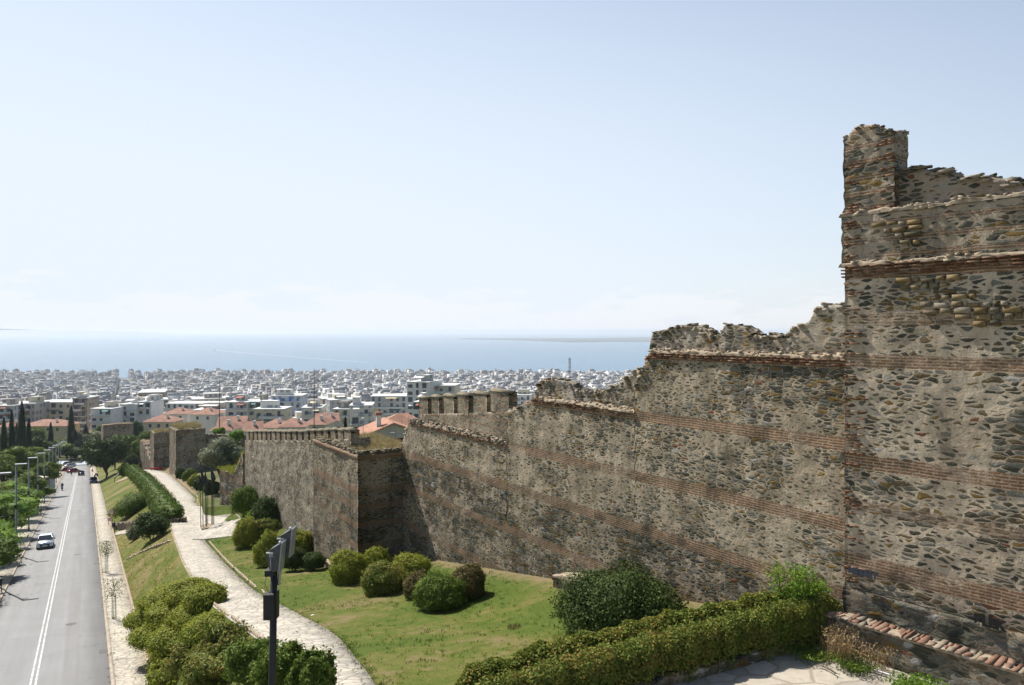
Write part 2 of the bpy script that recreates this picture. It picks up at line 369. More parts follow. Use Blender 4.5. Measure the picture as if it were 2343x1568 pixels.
# beyond both ends
yy = [-30, 8] + yy + [200, 300]; plx = [14, -1.5] + plx + [-98, -150]; prx = [18, 1.2] + prx + [-94, -145]
pz = [-9.2, -9.35] + pz + [-35.5, -49.5]
def smooth(a, k=3):
    a = np.pad(a, (k, k), 'edge'); return np.convolve(a, np.ones(2 * k + 1) / (2 * k + 1), 'valid')
L5 = (smooth(np.interp(YN, yy, plx)), smooth(np.interp(YN, yy, pz))); L6 = (smooth(np.interp(YN, yy, prx)), smooth(np.interp(YN, yy, pz)))
L2 = rline(-6.0); L3 = rline(1.15); L4 = rline(2.97); L1 = rline(-9.3)
wb = [(-30, 30, -9.2), (12, 17.5, -9.2), (24, 10.2, -9.15), (26, 8.9, -9.5), (51.6, -7.17, -14.8), (57.7, -12.5, -16.2), (65, -19.3, -16.7), (77.5, -27, -17.4), (82, -28, -18.3), (87, -34, -19.6),
      (110, -44, -22.5), (150, -60, -27.1), (172, -77, -30), (200, -88, -33.5), (300, -130, -49)]
L7 = (np.interp(YN, [a[0] for a in wb], [a[1] for a in wb]), np.interp(YN, [a[0] for a in wb], [a[2] for a in wb]))
far = np.clip((YN - 200) / 100, 0, 1)
LM = (L6[0] * .5 + L7[0] * .5, L6[1] * .55 + L7[1] * .45 - .25)
LB = (L4[0] * .45 + L5[0] * .55, L4[1] * .42 + L5[1] * .58 + .12)
L0b = (L1[0] - 25, L1[1] - .6); L0 = (L1[0] - 500, np.minimum(L1[1], L1[1] - 1.5 * (1 - far)))
L8 = (L7[0] + 4, L7[1] + .4 * (1 - far)); L9 = (L7[0] + 600, L7[1] + .5)
LINES = [L0, L0b, L1, L2, L3, L4, LB, L5, L6, LM, L7, L8, L9]
LX = np.array([l[0] for l in LINES]); LZ = np.array([l[1] for l in LINES])
LX = np.maximum.accumulate(LX + np.arange(len(LINES))[:, None] * 1e-3, axis=0)
HY_, HZ_ = [300, 357, 450, 600, 800, 1000, 1500, 2000, 2400, 2500], [-50, -55.5, -64, -80, -96, -108, -131, -142.5, -147, -147.3]
def gz(X, Y):
    if Y >= 300: return float(np.interp(Y, HY_, HZ_))
    Y = max(Y, -30); i = int(np.searchsorted(YN, Y, 'right')) - 1; i = min(max(i, 0), len(YN) - 2)
    f = (Y - YN[i]) / (YN[i + 1] - YN[i])
    x = LX[:, i] * (1 - f) + LX[:, i + 1] * f; z = LZ[:, i] * (1 - f) + LZ[:, i + 1] * f
    return float(np.interp(X, x, z))
def hit(px, py, y0=12.0):
    """where the sight line through a pixel meets the ground"""
    kx, kz = (px - CX) / F, (HY - py) / F; Y = y0; last = Y
    while Y < 2500:
        if kz * Y <= gz(kx * Y, Y):
            a, b = last, Y
            for _ in range(25):
                m = (a + b) / 2
                if kz * m <= gz(kx * m, m): b = m
                else: a = m
            return Vector((kx * b, b, gz(kx * b, b)))
        last = Y; Y *= 1.006
    return Vector((kx * 2400, 2400, -147))
def strip(la, lb, nsub, dz, sel=None, amp=0., dip=0):
    V = []; idx = [i for i, y in enumerate(YN) if sel is None or sel[0] <= y <= sel[1]]
    for i in idx:
        for k in range(nsub + 1):
            f = k / nsub; x = la[0][i] * (1 - f) + lb[0][i] * f; z = la[1][i] * (1 - f) + lb[1][i] * f
            if amp and 0 < k < nsub: z += (mnoise.noise(Vector((x * .35, YN[i] * .35, 0))) + .5 * mnoise.noise(Vector((x * 1.1, YN[i] * 1.1, 3)))) * amp
            V.append((x, YN[i], z + dz))
    n = nsub + 1; Q = [(r * n + k, r * n + k + 1, (r + 1) * n + k + 1, (r + 1) * n + k) for r in range(len(idx) - 1) for k in range(nsub)]
    return V, Q
def ground_sheet():
    cols = [(0, 1, 8, 0, 2, 1.5), (1, 2, 10, 0, 2, .3), (2, 5, 3, -.25, 2, 0), (5, 6, 6, 0, 1, .14), (6, 7, 6, 0, 1, .14), (7, 8, 1, -.1, 0, 0), (8, 9, 10, 0, 0, .10), (9, 10, 10, 0, 0, .10), (10, 11, 3, 0, 2, .1), (11, 12, 10, 0, 2, 1)]
    V = []; Q = []; mi = []
    Z = {}
    for a, b, ns, dz, m, amp in cols:
        la = (LX[a], LZ[a]); lb = (LX[b], LZ[b])
        v, q = strip(la, lb, ns, dz, None, amp); o = len(V); V += v; Q += [tuple(i + o for i in f) for f in q]; mi += [m] * len(q)
    # the hill going down to the town and the shore
    ys = [300, 320, 357, 400, 450, 520, 600, 700, 800, 900, 1000, 1250, 1500, 1750, 2000, 2400, 2455, 2456]
    o = len(V)
    for y in ys:
        for k in range(41):
            x = -3200 + k * 130; V.append((x, y, (gz(0, y) if y < 2456 else -152)))
    for r in range(len(ys) - 1):
        for k in range(40):
            Q.append((o + r * 41 + k, o + r * 41 + k + 1, o + (r + 1) * 41 + k + 1, o + (r + 1) * 41 + k)); mi.append(2 if r < 3 else 3)
    me = npmesh('ground', V, Q, smooth=True, mi=mi)
    for k in ('lawn', 'bank', 'scrub', 'citysoil'): me.materials.append(M[k])
    ob = bpy.data.objects.new('ground', me); C.objects.link(ob); tag(ob, kind='structure')
ground_sheet()
def sheet(name, la, lb, ns, dz, mat, sel=None, thick=.14):
    v, q = strip(la, lb, ns, dz, sel); n = ns + 1; r = len(v) // n
    o = len(v); low = []
    for i in range(r): low += [(v[i * n][0], v[i * n][1], v[i * n][2] - thick), (v[i * n + ns][0], v[i * n + ns][1], v[i * n + ns][2] - thick)]
    q = list(q)
    for i in range(r - 1):
        a, b = o + 2 * i, o + 2 * i + 2
        q.append((a, i * n, (i + 1) * n, b)); q.append((i * n + ns, a + 1, b + 1, (i + 1) * n + ns))
    ob = link(name, npmesh(name, v + low, q), mat); return tag(ob, kind='structure')
sheet('road', L2, L3, 4, 0, M['asphalt'])
K1 = rline(-6.16); K2 = rline(1.36)
sheet('left_kerb', K1, L2, 1, .13, M['kerb']); sheet('right_kerb', L3, K2, 1, .13, M['kerb'])
sheet('left_pavement', L1, K1, 2, .125, M['flag2']); sheet('right_pavement', K2, L4, 2, .125, M['flag2'])
E1 = rline(2.97); E2 = rline(3.12)
sheet('pavement_edging', E1, E2, 1, .26, M['limecap'], (20, 118), .4)
sheet('garden_path', L5, L6, 3, .03, M['flag'], (-10, 178), .12)
for nm, o0 in (('centre_line', -2.60), ('centre_line', -2.36)):
    a = rline(o0 - .05); b = rline(o0 + .05)
    v, q = strip(a, b, 1, .006, (10, 235)); ob = link(nm, npmesh(nm, v, q), M['paint']); tag(ob, kind='structure')
# repairs, covers and drains in the carriageway
M['castiron'] = plain('cast_iron', (.07, .065, .06), .6, .5, .3, 9)
def roadsheet(name, off, Y, w_, l_, mat, dz=.004, n=4):
    c = Vector(((off - .479 * Y) / .878, Y)); a = Vector((.878, .479)); b = Vector((-.479, .878)); mb = MB(); v = []
    for k in range(n):
        an = 2 * math.pi * (k + .5) / n; q = c + a * math.cos(an) * w_ * (.707 if n == 4 else .5) + b * math.sin(an) * l_ * (.707 if n == 4 else .5); v.append((q.x, q.y, zroad(q.x, q.y) + dz))
    mb.add(v, [tuple(range(n))]); tag(mb.build(name, mat), kind='structure')
for off, Y in ((-.9, 54), (-4.4, 63), (-.8, 84), (-4.3, 104), (-1.0, 130)): roadsheet('manhole_cover', off, Y, .7, .7, M['castiron'], .009, 14)
for Y in (47, 78, 112): roadsheet('gutter_drain', .9, Y, .4, .8, M['castiron'], .009)
# narrow stone edging on both sides of the garden path
for nm, ln, sd in (('path_edging', L5, -1), ('path_edging', L6, 1)):
    mb = MB(); last = None
    for i, y in enumerate(YN):
        if not ((44 if sd > 0 else 20) < y < 150): continue
        if sd > 0 and 70 < y < 90: continue
        x, z = ln[0][i] + sd * .09, ln[1][i]
        if random.random() < .84:
            j = i + 1; dx, dy = ln[0][j] - ln[0][i], YN[j] - y
            mb.box((x, y + dy / 2, z - .01 + random.uniform(-.015, .015)), (.10, math.hypot(dx, dy) * random.uniform(.85, .99), .14), math.atan2(dy, dx) - math.pi / 2)
    tag(mb.build(nm, M['limecap']), kind='structure')
# paved branch towards the wall, level with the path by the sculpture
bp = [hit(*q) for q in ((440, 1160), (460, 1160), (487, 1183), (540, 1177), (556, 1190), (537, 1228), (465, 1236), (440, 1236))][::-1]
mb = MB(); n = len(bp)
mb.add([(p.x, p.y, p.z + .10) for p in bp] + [(p.x, p.y, p.z - .3) for p in bp], [tuple(range(n))] + [(i, (i + 1) % n, n + (i + 1) % n, n + i) for i in range(n)])
tag(mb.build('paved_branch', M['flag']), kind='structure')
# terrace in the near right corner
tp = [(-2.2, 10, -9.1), (24, 10, -9.1), (16, 19, -9.1), (11.5, 22.0, -9.1), (10.0, 23.2, -9.1), (8.6, 22.9, -9.1), (3.6, 20.1, -9.1), (-2.6, 16.9, -9.1)]
mb = MB(); n = len(tp)
mb.add(tp + [(a, b, c - .6) for a, b, c in tp], [tuple(range(n))] + [(i, (i + 1) % n, n + (i + 1) % n, n + i) for i in range(n)])
tag(mb.build('paved_terrace', M['terr']), kind='structure')
# ---------------------------------------------------------------- sea and far shores
def sea_mat():
    t = NT('sea_water', .16, .5); t.b.inputs['IOR'].default_value = 1.33
    p = t.pos(); n1 = t.noise(.004, 5, .6, scl=(1, 2.5, 1)).outputs[0]; n2 = t.noise(.06, 5, .7).outputs[0]
    t.col(t.ramp(n1, [(.3, (.04, .115, .185)), (.7, (.06, .15, .225))])); t.bump(t.math('ADD', n2, t.noise(.5, 3, .7).outputs[0]), .6, 1.0)
    t.b.inputs['Roughness'].default_value = .25
    return t.m
M['sea'] = sea_mat()
ys = [2440, 3000, 4000, 6000, 9000, 14000, 22000, 33500]; V = []; Q = []
for y in ys:
    for k in range(13): V.append((-34000 + k * 5500, y, -150))
for r in range(len(ys) - 1):
    for k in range(12): Q.append((r * 13 + k, r * 13 + k + 1, (r + 1) * 13 + k + 1, (r + 1) * 13 + k))
tag(link('sea', npmesh('sea', V, Q), M['sea']), kind='structure')
M['farland'] = plain('far_shore_land', (.05, .06, .05), .95, 0, .35, .0012)
def headland(name, pts, Y0, Y1, dz=0):
    V = []; Q = []; n = len(pts)
    for j, (x, h) in enumerate(pts):
        for f in (0, .35, .7, 1): V.append(((x - CX) / F * (Y0 + (Y1 - Y0) * f * .3), Y0 + (Y1 - Y0) * f, -151 + (h + 1.5) * [0, .8, 1, .9][[0, .35, .7, 1].index(f)]))
    for j in range(n - 1):
        for k in range(3): Q.append((j * 4 + k, j * 4 + 4 + k, j * 4 + 5 + k, j * 4 + 1 + k))
    tag(link(name, npmesh(name, V, Q, smooth=True), M['farland']), kind='structure')
hp = [(-260, 230), (-100, 240), (0, 190), (60, 165), (120, 178), (150, 160), (200, 148), (240, 120), (280, 80), (310, 48), (335, 5)]
headland('low_hills', hp, 28500, 32500)
V = []; Q = []
for k in range(26):      # flat delta land lying low across the bay
    px = 1085 + k * 75; X0 = (px - CX) / F * 10400
    y0 = 13200 - 3000 * min(1, k / 3) + 250 * math.sin(k * 1.7)
    for f, z in ((0, -150.5), (.02, -147), (.5, -143), (1, -140)): V.append(((px - CX) / F * (y0 + 9000 * f), y0 + 9000 * f * min(1, .15 + k / 8), z))
for j in range(25):
    for k in range(3): Q.append((j * 4 + k, j * 4 + 4 + k, j * 4 + 5 + k, j * 4 + 1 + k))
tag(link('delta_shore', npmesh('delta_shore', V, Q, smooth=True), M['farland']), kind='structure')
# the air over the bay
def haze():
    mb = MB(); mb.box((-2500, 16980, -69.5), (78000, 34160, 167))
    m = bpy.data.materials.new('haze_air'); m.use_nodes = True; t = m.node_tree; t.nodes.clear()
    v = t.nodes.new('ShaderNodeVolumePrincipled'); v.inputs['Color'].default_value = (.80, .89, 1, 1)
    v.inputs['Density'].default_value = HAZE_D; v.inputs['Anisotropy'].default_value = .25
    o = t.nodes.new('ShaderNodeOutputMaterial'); t.links.new(v.outputs[0], o.inputs['Volume'])
    tag(mb.build('haze', m), kind='stuff')
HAZE_D = .000072
haze()
# ---------------------------------------------------------------- masonry
OW = Vector((10.2, 24.0)); DW = Vector((-.532, .847)); NW = Vector((-.847, -.532))
OT = Vector((9.93, 23.3)); DT = Vector((-.623, .782)); NT_ = Vector((-.782, -.623))
def upx(px, v=0., O=OW, D=DW, N=NW):
    k = (px - CX) / F
    return -((O.x + N.x * v) - k * (O.y + N.y * v)) / (D.x - k * D.y)
def uz(px, py, v=0., O=OW, D=DW, N=NW):
    u = upx(px, v, O, D, N); Y = O.y + D.y * u + N.y * v
    return u, (HY - py) / F * Y
def prof(pts, v=0., O=OW, D=DW, N=NW):
    r = sorted(uz(a, b, v, O, D, N) for a, b in pts); return [a for a, b in r], [b for a, b in r]
def slab(u0, u1, zb, zt, v=0., th=1.0, du=.14, dz=.16, amp=.035, rag=0., seed=0, nt=4, endamp=.05):
    """a length of wall with an uneven face and broken top; zb, zt functions of u; returns verts, quads in wall axes (u, v, z)"""
    nu = max(2, int((u1 - u0) / du)); us = np.linspace(u0, u1, nu + 1)
    zbs = np.array([zb(u) for u in us]); zts = np.array([zt(u) for u in us])
    if rag:
        r = np.array([mnoise.noise(Vector((u * 2.3, seed, 0))) + .6 * mnoise.noise(Vector((u * 6.1, seed, 5))) for u in us]); zts = zts + r * rag
    nz = max(2, int((zts - zbs).max() / dz)); ring = []
    for k in range(nz + 1): ring.append((0, k / nz))
    for k in range(1, nt): ring.append((k / nt, 1))
    for k in range(0, 5): ring.append((1, 1 - k / 4))
    R = len(ring); V = np.zeros((nu + 1, R, 3))
    for i, u in enumerate(us):
        for j, (tv, tz) in enumerate(ring):
            z = zbs[i] + (zts[i] - zbs[i]) * tz; vv = v - th * tv
            q = Vector((u * 1.1, vv * 1.1 + seed * 7, z * 1.6))
            a = mnoise.noise(q) + .7 * mnoise.noise(q * 3.1)
            if tv == 0: vv += amp * a
            elif tz == 1: z += (rag * .8 + .02) * mnoise.noise(Vector((u * 2.5, vv * 2.5, seed)))
            uu = u + (endamp * (mnoise.noise(Vector((seed, z * 3.5, vv * 3))) + .5 * mnoise.noise(Vector((seed, z * 9, vv * 7)))) if i in (0, nu) else 0)
            V[i, j] = (uu, vv, z)
    V = V.reshape(-1, 3); Q = []
    for i in range(nu):
        for j in range(R - 1): Q.append((i * R + j, i * R + j + 1, (i + 1) * R + j + 1, (i + 1) * R + j))
    V = list(map(tuple, V))
    for i, flip in ((0, 0), (nu, 1)):        # close both ends with ladders of faces between front and back
        base = i * R; cols = 4; g = []
        for k in range(nz + 1):
            fpt = V[base + k]; bz = k / nz
            row = [base + k]
            for c in range(1, cols):
                tt = c / cols; z = fpt[2]; uu = u_end = V[base + k][0] + (.6 * endamp) * mnoise.noise(Vector((seed + 3, z * 4, tt * 3)))
                if k == nz: row.append(base + nz + c * nt // cols if nt == 4 else base + nz); continue
                V.append((uu, v - th * tt, z)); row.append(len(V) - 1)
            V.append((V[base + k][0], v - th, fpt[2])) if k < nz else None
            row.append(len(V) - 1 if k < nz else base + nz + nt); g.append(row)
        for k in range(nz):
            for c in range(cols):
                f = (g[k][c], g[k][c + 1], g[k + 1][c + 1], g[k + 1][c]); Q.append(f if flip else f[::-1])
    return V, Q
def rubble(us, zfun, v0, v1, n, seed=0, s=(.22, .08)):
    """loose flat stones bedded along a broken top"""
    rg = random.Random(seed); V = []; Q = []
    for _ in range(n):
        u = rg.uniform(*us); v = rg.uniform(v1, v0 + .05); z = zfun(u) + rg.uniform(-.12, .06)
        l, w, h = s[0] * rg.uniform(.5, 1.6), s[0] * rg.uniform(.4, 1.0), s[1] * rg.uniform(.5, 1.8); a = rg.uniform(-.5, .5); ti = rg.uniform(-.25, .25)
        o = len(V)
        for dz in (-1, 1):
            for dx, dy in ((-1, -1), (1, -1), (1, 1), (-1, 1)):
                x, y = dx * l / 2 * rg.uniform(.65, 1.1), dy * w / 2 * rg.uniform(.65, 1.1)
                V.append((u + x * math.cos(a) - y * math.sin(a), v + x * math.sin(a) + y * math.cos(a), z + dz * h / 2 * rg.uniform(.7, 1.1) + x * ti))
        Q += [tuple(o + i for i in f) for f in ((3, 2, 1, 0), (4, 5, 6, 7), (0, 1, 5, 4), (1, 2, 6, 5), (2, 3, 7, 6), (3, 0, 4, 7))]
    return V, Q
def join(*parts):
    V = []; Q = []
    for v, q in parts: o = len(V); V += list(v); Q += [tuple(i + o for i in f) for f in q]
    return V, Q
def wallobj(name, VQ, mat, parent, smooth=False):
    V, Q = VQ; b = Vector(parent['_base']) if '_base' in parent else Vector((0, 0, 0))
    V = np.array(V, dtype=np.float32) - np.array(b, dtype=np.float32)
    V[:, 1] *= 1
    return link(name, npmesh(name, V, Q, smooth=smooth), mat, parent)
def wall_root(name, u, v, z, ang, O, D, N, label, cat, group=None):
    p = O + D * u + N * v
    e = empty(name, (p.x, p.y, z), ang, label, cat, group); e['_base'] = (u, v, z); return e
def wallobj2(name, lst, parent):
    Vs = []; Qs = []; mi = []; o = 0; b = np.array(parent['_base'], dtype=np.float32)
    for k, ((V, Q), m) in enumerate(lst): Vs.append(np.array(V, dtype=np.float32) - b); Qs.append(np.array(Q) + o); mi += [k] * len(Q); o += len(V)
    me = npmesh(name, np.concatenate(Vs), np.concatenate(Qs), mi=mi)
    for _, m in lst: me.materials.append(m)
    ob = bpy.data.objects.new(name, me); C.objects.link(ob); ob.parent = parent; return ob
def fin(e):
    if '_base' in e: del e['_base']
def itp(t): return lambda u: float(np.interp(u, t[0], t[1]))
def cst(z): return lambda u: z
def gline(O, D, N, v, dz=-.6): return lambda u: gz(*(O + D * u + N * v)) + dz
FZ = lambda u: gline(OW, DW, NW, .3, -.8)(u)
M['loosebrick'] = (lambda t: (t.col(t.scale(t.ramp(t.n('NewGeometry').outputs['Random Per Island'], [(0, (.10, .055, .033)), (.4, (.155, .08, .046)), (.75, (.205, .11, .065)), (1, (.25, .18, .12))]), t.mr(t.noise(12, 4, .7).outputs[0], .25, .75, .65, 1.3, False))), t.m)[1])(NT('weathered_bricks', .9, .1))
M['ochreblock'] = (lambda t: (t.col(t.scale(t.ramp(t.n('NewGeometry').outputs['Random Per Island'], [(0, (.08, .07, .045)), (.3, (.16, .115, .055)), (.6, (.23, .165, .085)), (.85, (.14, .125, .09)), (1, (.29, .245, .18))]), t.mr(t.noise(8, 5, .7).outputs[0], .25, .75, .5, 1.35, False))), t.m)[1])(NT('exposed_ochre_stone', .9, .1))
def bricks(u0, u1, z, v, proud, seed, miss=.16, l=.34, h=.042, gap=.03):
    rg = random.Random(seed); V = []; Q = []; u = u0
    while u < u1:
        ll = min(l * rg.uniform(.75, 1.15), max(u1 - u, .06))
        if rg.random() > miss:
            o = len(V); p_ = v + proud + rg.uniform(-.02, .02); zz = z + .03 * mnoise.noise(Vector((u * .6, z, 7)))
            for y in (v - .12, p_):
                for dx, dz in ((0, -1), (1, -1), (1, 1), (0, 1)): V.append((u + dx * (ll - gap) + rg.uniform(-.012, .012), y + rg.uniform(-.008, .008), zz + dz * h / 2 + rg.uniform(-.006, .006)))
            Q += [tuple(o + i for i in f) for f in ((3, 2, 1, 0), (4, 5, 6, 7), (0, 1, 5, 4), (1, 2, 6, 5), (2, 3, 7, 6), (3, 0, 4, 7))]
        u += ll
    return V, Q
# 1. curtain wall
r = wall_root('curtain_wall', 0, 0, -9, WA, OW, DW, NW, 'long rubble stone curtain wall with brick bands stepping down from the tall tower to the low bastion', 'wall')
tp = prof([(1486, 802), (1470, 830), (1450, 850), (1452, 936)]); tpu = tp
def body_top(u):
    u1486 = upx(1486); u1452 = upx(1452); u1217 = upx(1217); u1160 = upx(1160); u923 = upx(935)
    if u <= u1486: return -.82
    if u <= u1452: return -.82 + (u - u1486) / (u1452 - u1486) * -1.5
    if u <= u1217: return -3.32
    if u <= u1160: f = (u - u1217) / (u1160 - u1217); return -3.45 - .75 * f
    if u <= u923: return -5.82
    return -5.82 - (u - u923) * 1.6
uend = upx(914)
VQ = slab(-1.2, uend, FZ, body_top, 0, 1.5, .13, .15, .04, 0, 1)
VQ = join(VQ, rubble((upx(1486), upx(1452)), body_top, 0, -1.2, 110, 3), rubble((upx(1217), upx(1160)), body_top, 0, -1.2, 90, 4), rubble((upx(935), uend), body_top, 0, -1.3, 60, 5))
wallobj('wall_face', VQ, M['curtain'], r)
wallobj('brick_cornice', join(*[bricks(-1.1, upx(1486), -.90 - .085 * k, .03, .075 - .022 * k, 210 + k) for k in range(3)], *[bricks(upx(1452), upx(1218), -3.38 - .085 * k, .03, .06 - .02 * k, 220 + k, .25) for k in range(3)], *[bricks(upx(1160), upx(938), -5.95 - .08 * k, .03, .05 - .02 * k, 225 + k, .3) for k in range(2)]), M['loosebrick'], r)
# broken parapets standing back above the ledges
t1 = prof([(1925, 697), (1880, 701), (1863, 706), (1850, 738), (1812, 750), (1790, 771), (1715, 767), (1700, 752), (1672, 743), (1655, 748), (1645, 768), (1620, 769), (1597, 750), (1560, 745), (1500, 760), (1490, 768), (1486, 795)], -.3)
VQ = join(slab(-1.3, upx(1486, -.3), cst(-.9), itp(t1), -.3, .8, .09, .12, .06, .05, 11), rubble((-1.2, upx(1488, -.3)), itp(t1), -.3, -1.0, 240, 12))
wallobj('broken_parapet', VQ, M['parapet'], r)
t2 = prof([(1460, 845), (1430, 868), (1400, 884), (1382, 897), (1310, 894), (1300, 882), (1272, 868), (1234, 871), (1226, 893)], -.45)
VQ = join(slab(upx(1462, -.45), upx(1226, -.45), cst(-3.4), itp(t2), -.45, .8, .09, .12, .07, .05, 14), rubble((upx(1462, -.45), upx(1227, -.45)), itp(t2), -.45, -1.1, 200, 15))
wallobj('broken_parapet', VQ, M['parapet'], r)
def ledge(ua, ub, z, seed, v=.1, zf=None, n=190):
    # a worn lime-mortar ledge, broken away in places, with stones showing
    th = lambda u: max(-.03, .035 + .12 * mnoise.noise(Vector((u * 1.3, seed, 2))))
    body = slab(ua, ub, (lambda u: z - .09), (lambda u: z - .02 + th(u)), v - .04, .6, .08, .06, .075, .05, seed, 4, .08)
    return join(body, rubble((ua, ub), lambda u: z + th(u) * .6, v - .1, v - .5, int(n * (ub - ua) / 10), seed + 9, (.17, .05)))
wallobj('mortar_ledge', ledge(-1.1, upx(1488), -.80, 21), M['limecap'], r)
wallobj('mortar_ledge', ledge(upx(1452), upx(1219), -3.3, 22), M['limecap'], r)
zs = lambda u: -5.86 + .12 * mnoise.noise(Vector((u * .9, 3, 1)))
wallobj('rubble_shelf', join(slab(upx(1159), upx(936), cst(-5.95), zs, .03, .62, .1, .08, .07, .1, 23, 5, .08), rubble((upx(1159), upx(936)), lambda u: -5.78, .0, -.55, 330, 24, (.2, .06))), M['parapet'], r)
# crenellated parapet above the lower ledge
ua, ub = upx(1163, -.5), upx(958, -.5)
sil = prof([(1163, 941), (1060, 946), (958, 948)], -.5); top = prof([(1163, 896), (1060, 904), (958, 912)], -.5)
VQ = slab(ua, ub, cst(-5.9), itp(sil), -.5, .6, .12, .14, .04, .02, 31)
wallobj('parapet_base', VQ, M['merlon'], r)
gaps = [(1114.5, 1124.5), (1062, 1074.), (1019.5, 1031), (978, 988.), ]
ms = [(upx(1163, -.5), upx(1124.0, -.5)), (upx(1112, -.5), upx(1072, -.5)), (upx(1062, -.5), upx(1045, -.5) + .9), ]
cr = [1163, 1121, 1113, 1081, 1071, 1046, 1037, 1014, 1004, 986, 978, 958]
def merlon(ua, ub, zb, zt, v, th, seed, par, base):
    VQ = slab(ua, ub, cst(zb), cst(zt), v, th, .1, .12, .02, 0, seed, 3, .035)
    o = wallobj('merlon', VQ, M['merlon'], par)
    h = .17; V = []; e = .04
    a, b, c, d = ua - e, ub + e, v + e, v - th - e; mz = (c + d) / 2
    V = [(a, c, zt), (b, c, zt), (b, d, zt), (a, d, zt), (a, c, zt + .05), (b, c, zt + .04), (b, d, zt + .05), (a, d, zt + .05), (a + .02, mz, zt + h * random.uniform(.75, 1)), (b - .02, mz, zt + h * random.uniform(.75, 1.05))]
    V = [(x + random.uniform(-.03, .03), y, z + (random.uniform(-.03, .03) if z > zt + .04 else 0)) for x, y, z in V]
    Q = [(0, 1, 5, 4), (1, 2, 6, 5), (2, 3, 7, 6), (3, 0, 4, 7), (4, 5, 9, 8), (6, 7, 8, 9)]
    me = npmesh('stone_cap', np.array(V) - np.array(par['_base']), Q, [(5, 6, 9), (7, 4, 8)])
    c_ = link('stone_cap', me, M['capstone']); c_.parent = o
    return o
M['capstone'] = plain('lichened_capstone', (.17, .145, .10), .95, 0, .45, 6, .1, .04)
for k in range(6):
    a, b = upx(cr[2 * k], -.5), upx(cr[2 * k + 1], -.5)
    merlon(a, b, itp(sil)(a) - .15, itp(top)((a + b) / 2), -.5, .55, 40 + k, r, r['_base'])
fin(r)
# 2. tall tower on the right
r = wall_root('stone_tower', 0, 0, -9.2, TA, OT, DT, NT_, 'tall ruined rubble and brick tower at the right edge, highest of the walls', 'tower')
ok = dict(O=OT, D=DT, N=NT_)
ub = 0.0
shaft = slab(-11, ub, cst(-7.6), cst(1.95), 0, 4.5, .11, .12, .035, 0, 51)
wallobj('brick_cornice', join(*[bricks(-10.9, ub + .05, 1.90 - .095 * k, .03, .10 - .025 * k, 230 + k, .12) for k in range(4)]), M['loosebrick'], r)
qv = []
rq = random.Random(9); z = -7.4
while z < 5.3:
    if rq.random() < .74:
        top_ = z > 3.5; l_ = rq.uniform(.25, .75); ue = ub + .03 + rq.uniform(-.03, .03); qv.append(bricks(ue - l_, ue - .01, z, .015 - (.22 if top_ else 0), .02, int(z * 50) + 900, .1, .26))
    z += rq.choice([.085, .1, .1, .2, .34])
rq = random.Random(19); z = 3.6; ue_ = upx(2044, -.2, **ok)
while z < 5.6:
    if rq.random() < .8: qv.append(bricks(ue_ - .02, ue_ + rq.uniform(.3, .6), z, -.2, .03, int(z * 50) + 1200, .1, .26))
    z += rq.choice([.1, .12, .2])

def blocks(pl, seed, hh=.17):
    rg = random.Random(seed); V = []; Q = []
    for (xa, xb, y) in pl:
        ua, z = uz(xb, y, 0, **ok); ub_, _ = uz(xa, y, 0, **ok); u = ua
        while u < ub_:
            l = rg.uniform(.18, .52); o = len(V); h = hh * rg.uniform(.65, 1.1); pr_ = rg.uniform(.0, .09); zz = z + rg.uniform(-.03, .03)
            for yv, k in ((-.1, 1), (pr_ - .02, 1), (pr_ + .02, .93)):
                for dx, dz in ((-1, -1), (1, -1), (1, 1), (-1, 1)): V.append((u + l / 2 + dx * (l / 2 - .025) * k * rg.uniform(.85, 1), yv, zz + dz * h / 2 * k * rg.uniform(.8, 1)))
            for a_ in (0, 4): Q += [tuple(o + a_ + i for i in f) for f in ((0, 1, 5, 4), (1, 2, 6, 5), (2, 3, 7, 6), (3, 0, 4, 7))]
            Q.append((o + 8, o + 9, o + 10, o + 11)); u += l
    return V, Q
exposed = join(blocks([(2085, 2200, 636), (2080, 2170, 652), (2098, 2190, 664), (2110, 2235, 678), (2125, 2310, 694), (2140, 2342, 710), (2190, 2342, 724), (2230, 2342, 738)], 5), blocks([(2010, 2110, 505), (2030, 2115, 520), (2050, 2112, 535), (2040, 2105, 552)], 6, .13))
wallobj2('tower_shaft', [(shaft, M['tower']), (join(*qv), M['loosebrick']), (exposed, M['ochreblock'])], r)
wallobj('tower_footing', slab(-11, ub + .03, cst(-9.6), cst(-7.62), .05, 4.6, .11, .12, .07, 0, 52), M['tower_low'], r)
wallobj('upper_stage', slab(-11, ub + .12, cst(1.97), cst(3.45), -.02, 4.0, .1, .12, .05, 0, 53), M['tower_top2'] if 'tower_top2' in M else M['tower_top'], r)
wallobj('mortar_ledge', ledge(-11, ub + .1, 1.98, 54, .14), M['limecap'], r)
wallobj('mortar_ledge', ledge(-11, ub + .16, 3.48, 55, .08), M['limecap'], r)
tm = prof([(1928, 318), (1938, 312), (1950, 298), (1965, 289), (1985, 286), (2000, 292), (2018, 301), (2045, 298), (2058, 305), (2062, 312), (2078, 316)], -.2, **ok)
a, b = upx(2044, -.2, **ok), upx(1929, -.2, **ok)
wallobj('high_merlon', join(slab(a, b, cst(3.4), itp(tm), -.2, .85, .07, .09, .05, .03, 56, 4, .06), rubble((a, b), itp(tm), -.2, -1.2, 80, 57, (.2, .07))), M['tower_top'], r)
tq = prof([(2060, 384), (2095, 384), (2120, 388), (2150, 393), (2178, 402), (2200, 416), (2212, 409), (2240, 404), (2265, 405), (2300, 412), (2342, 418), (2420, 425)], -.5, **ok)
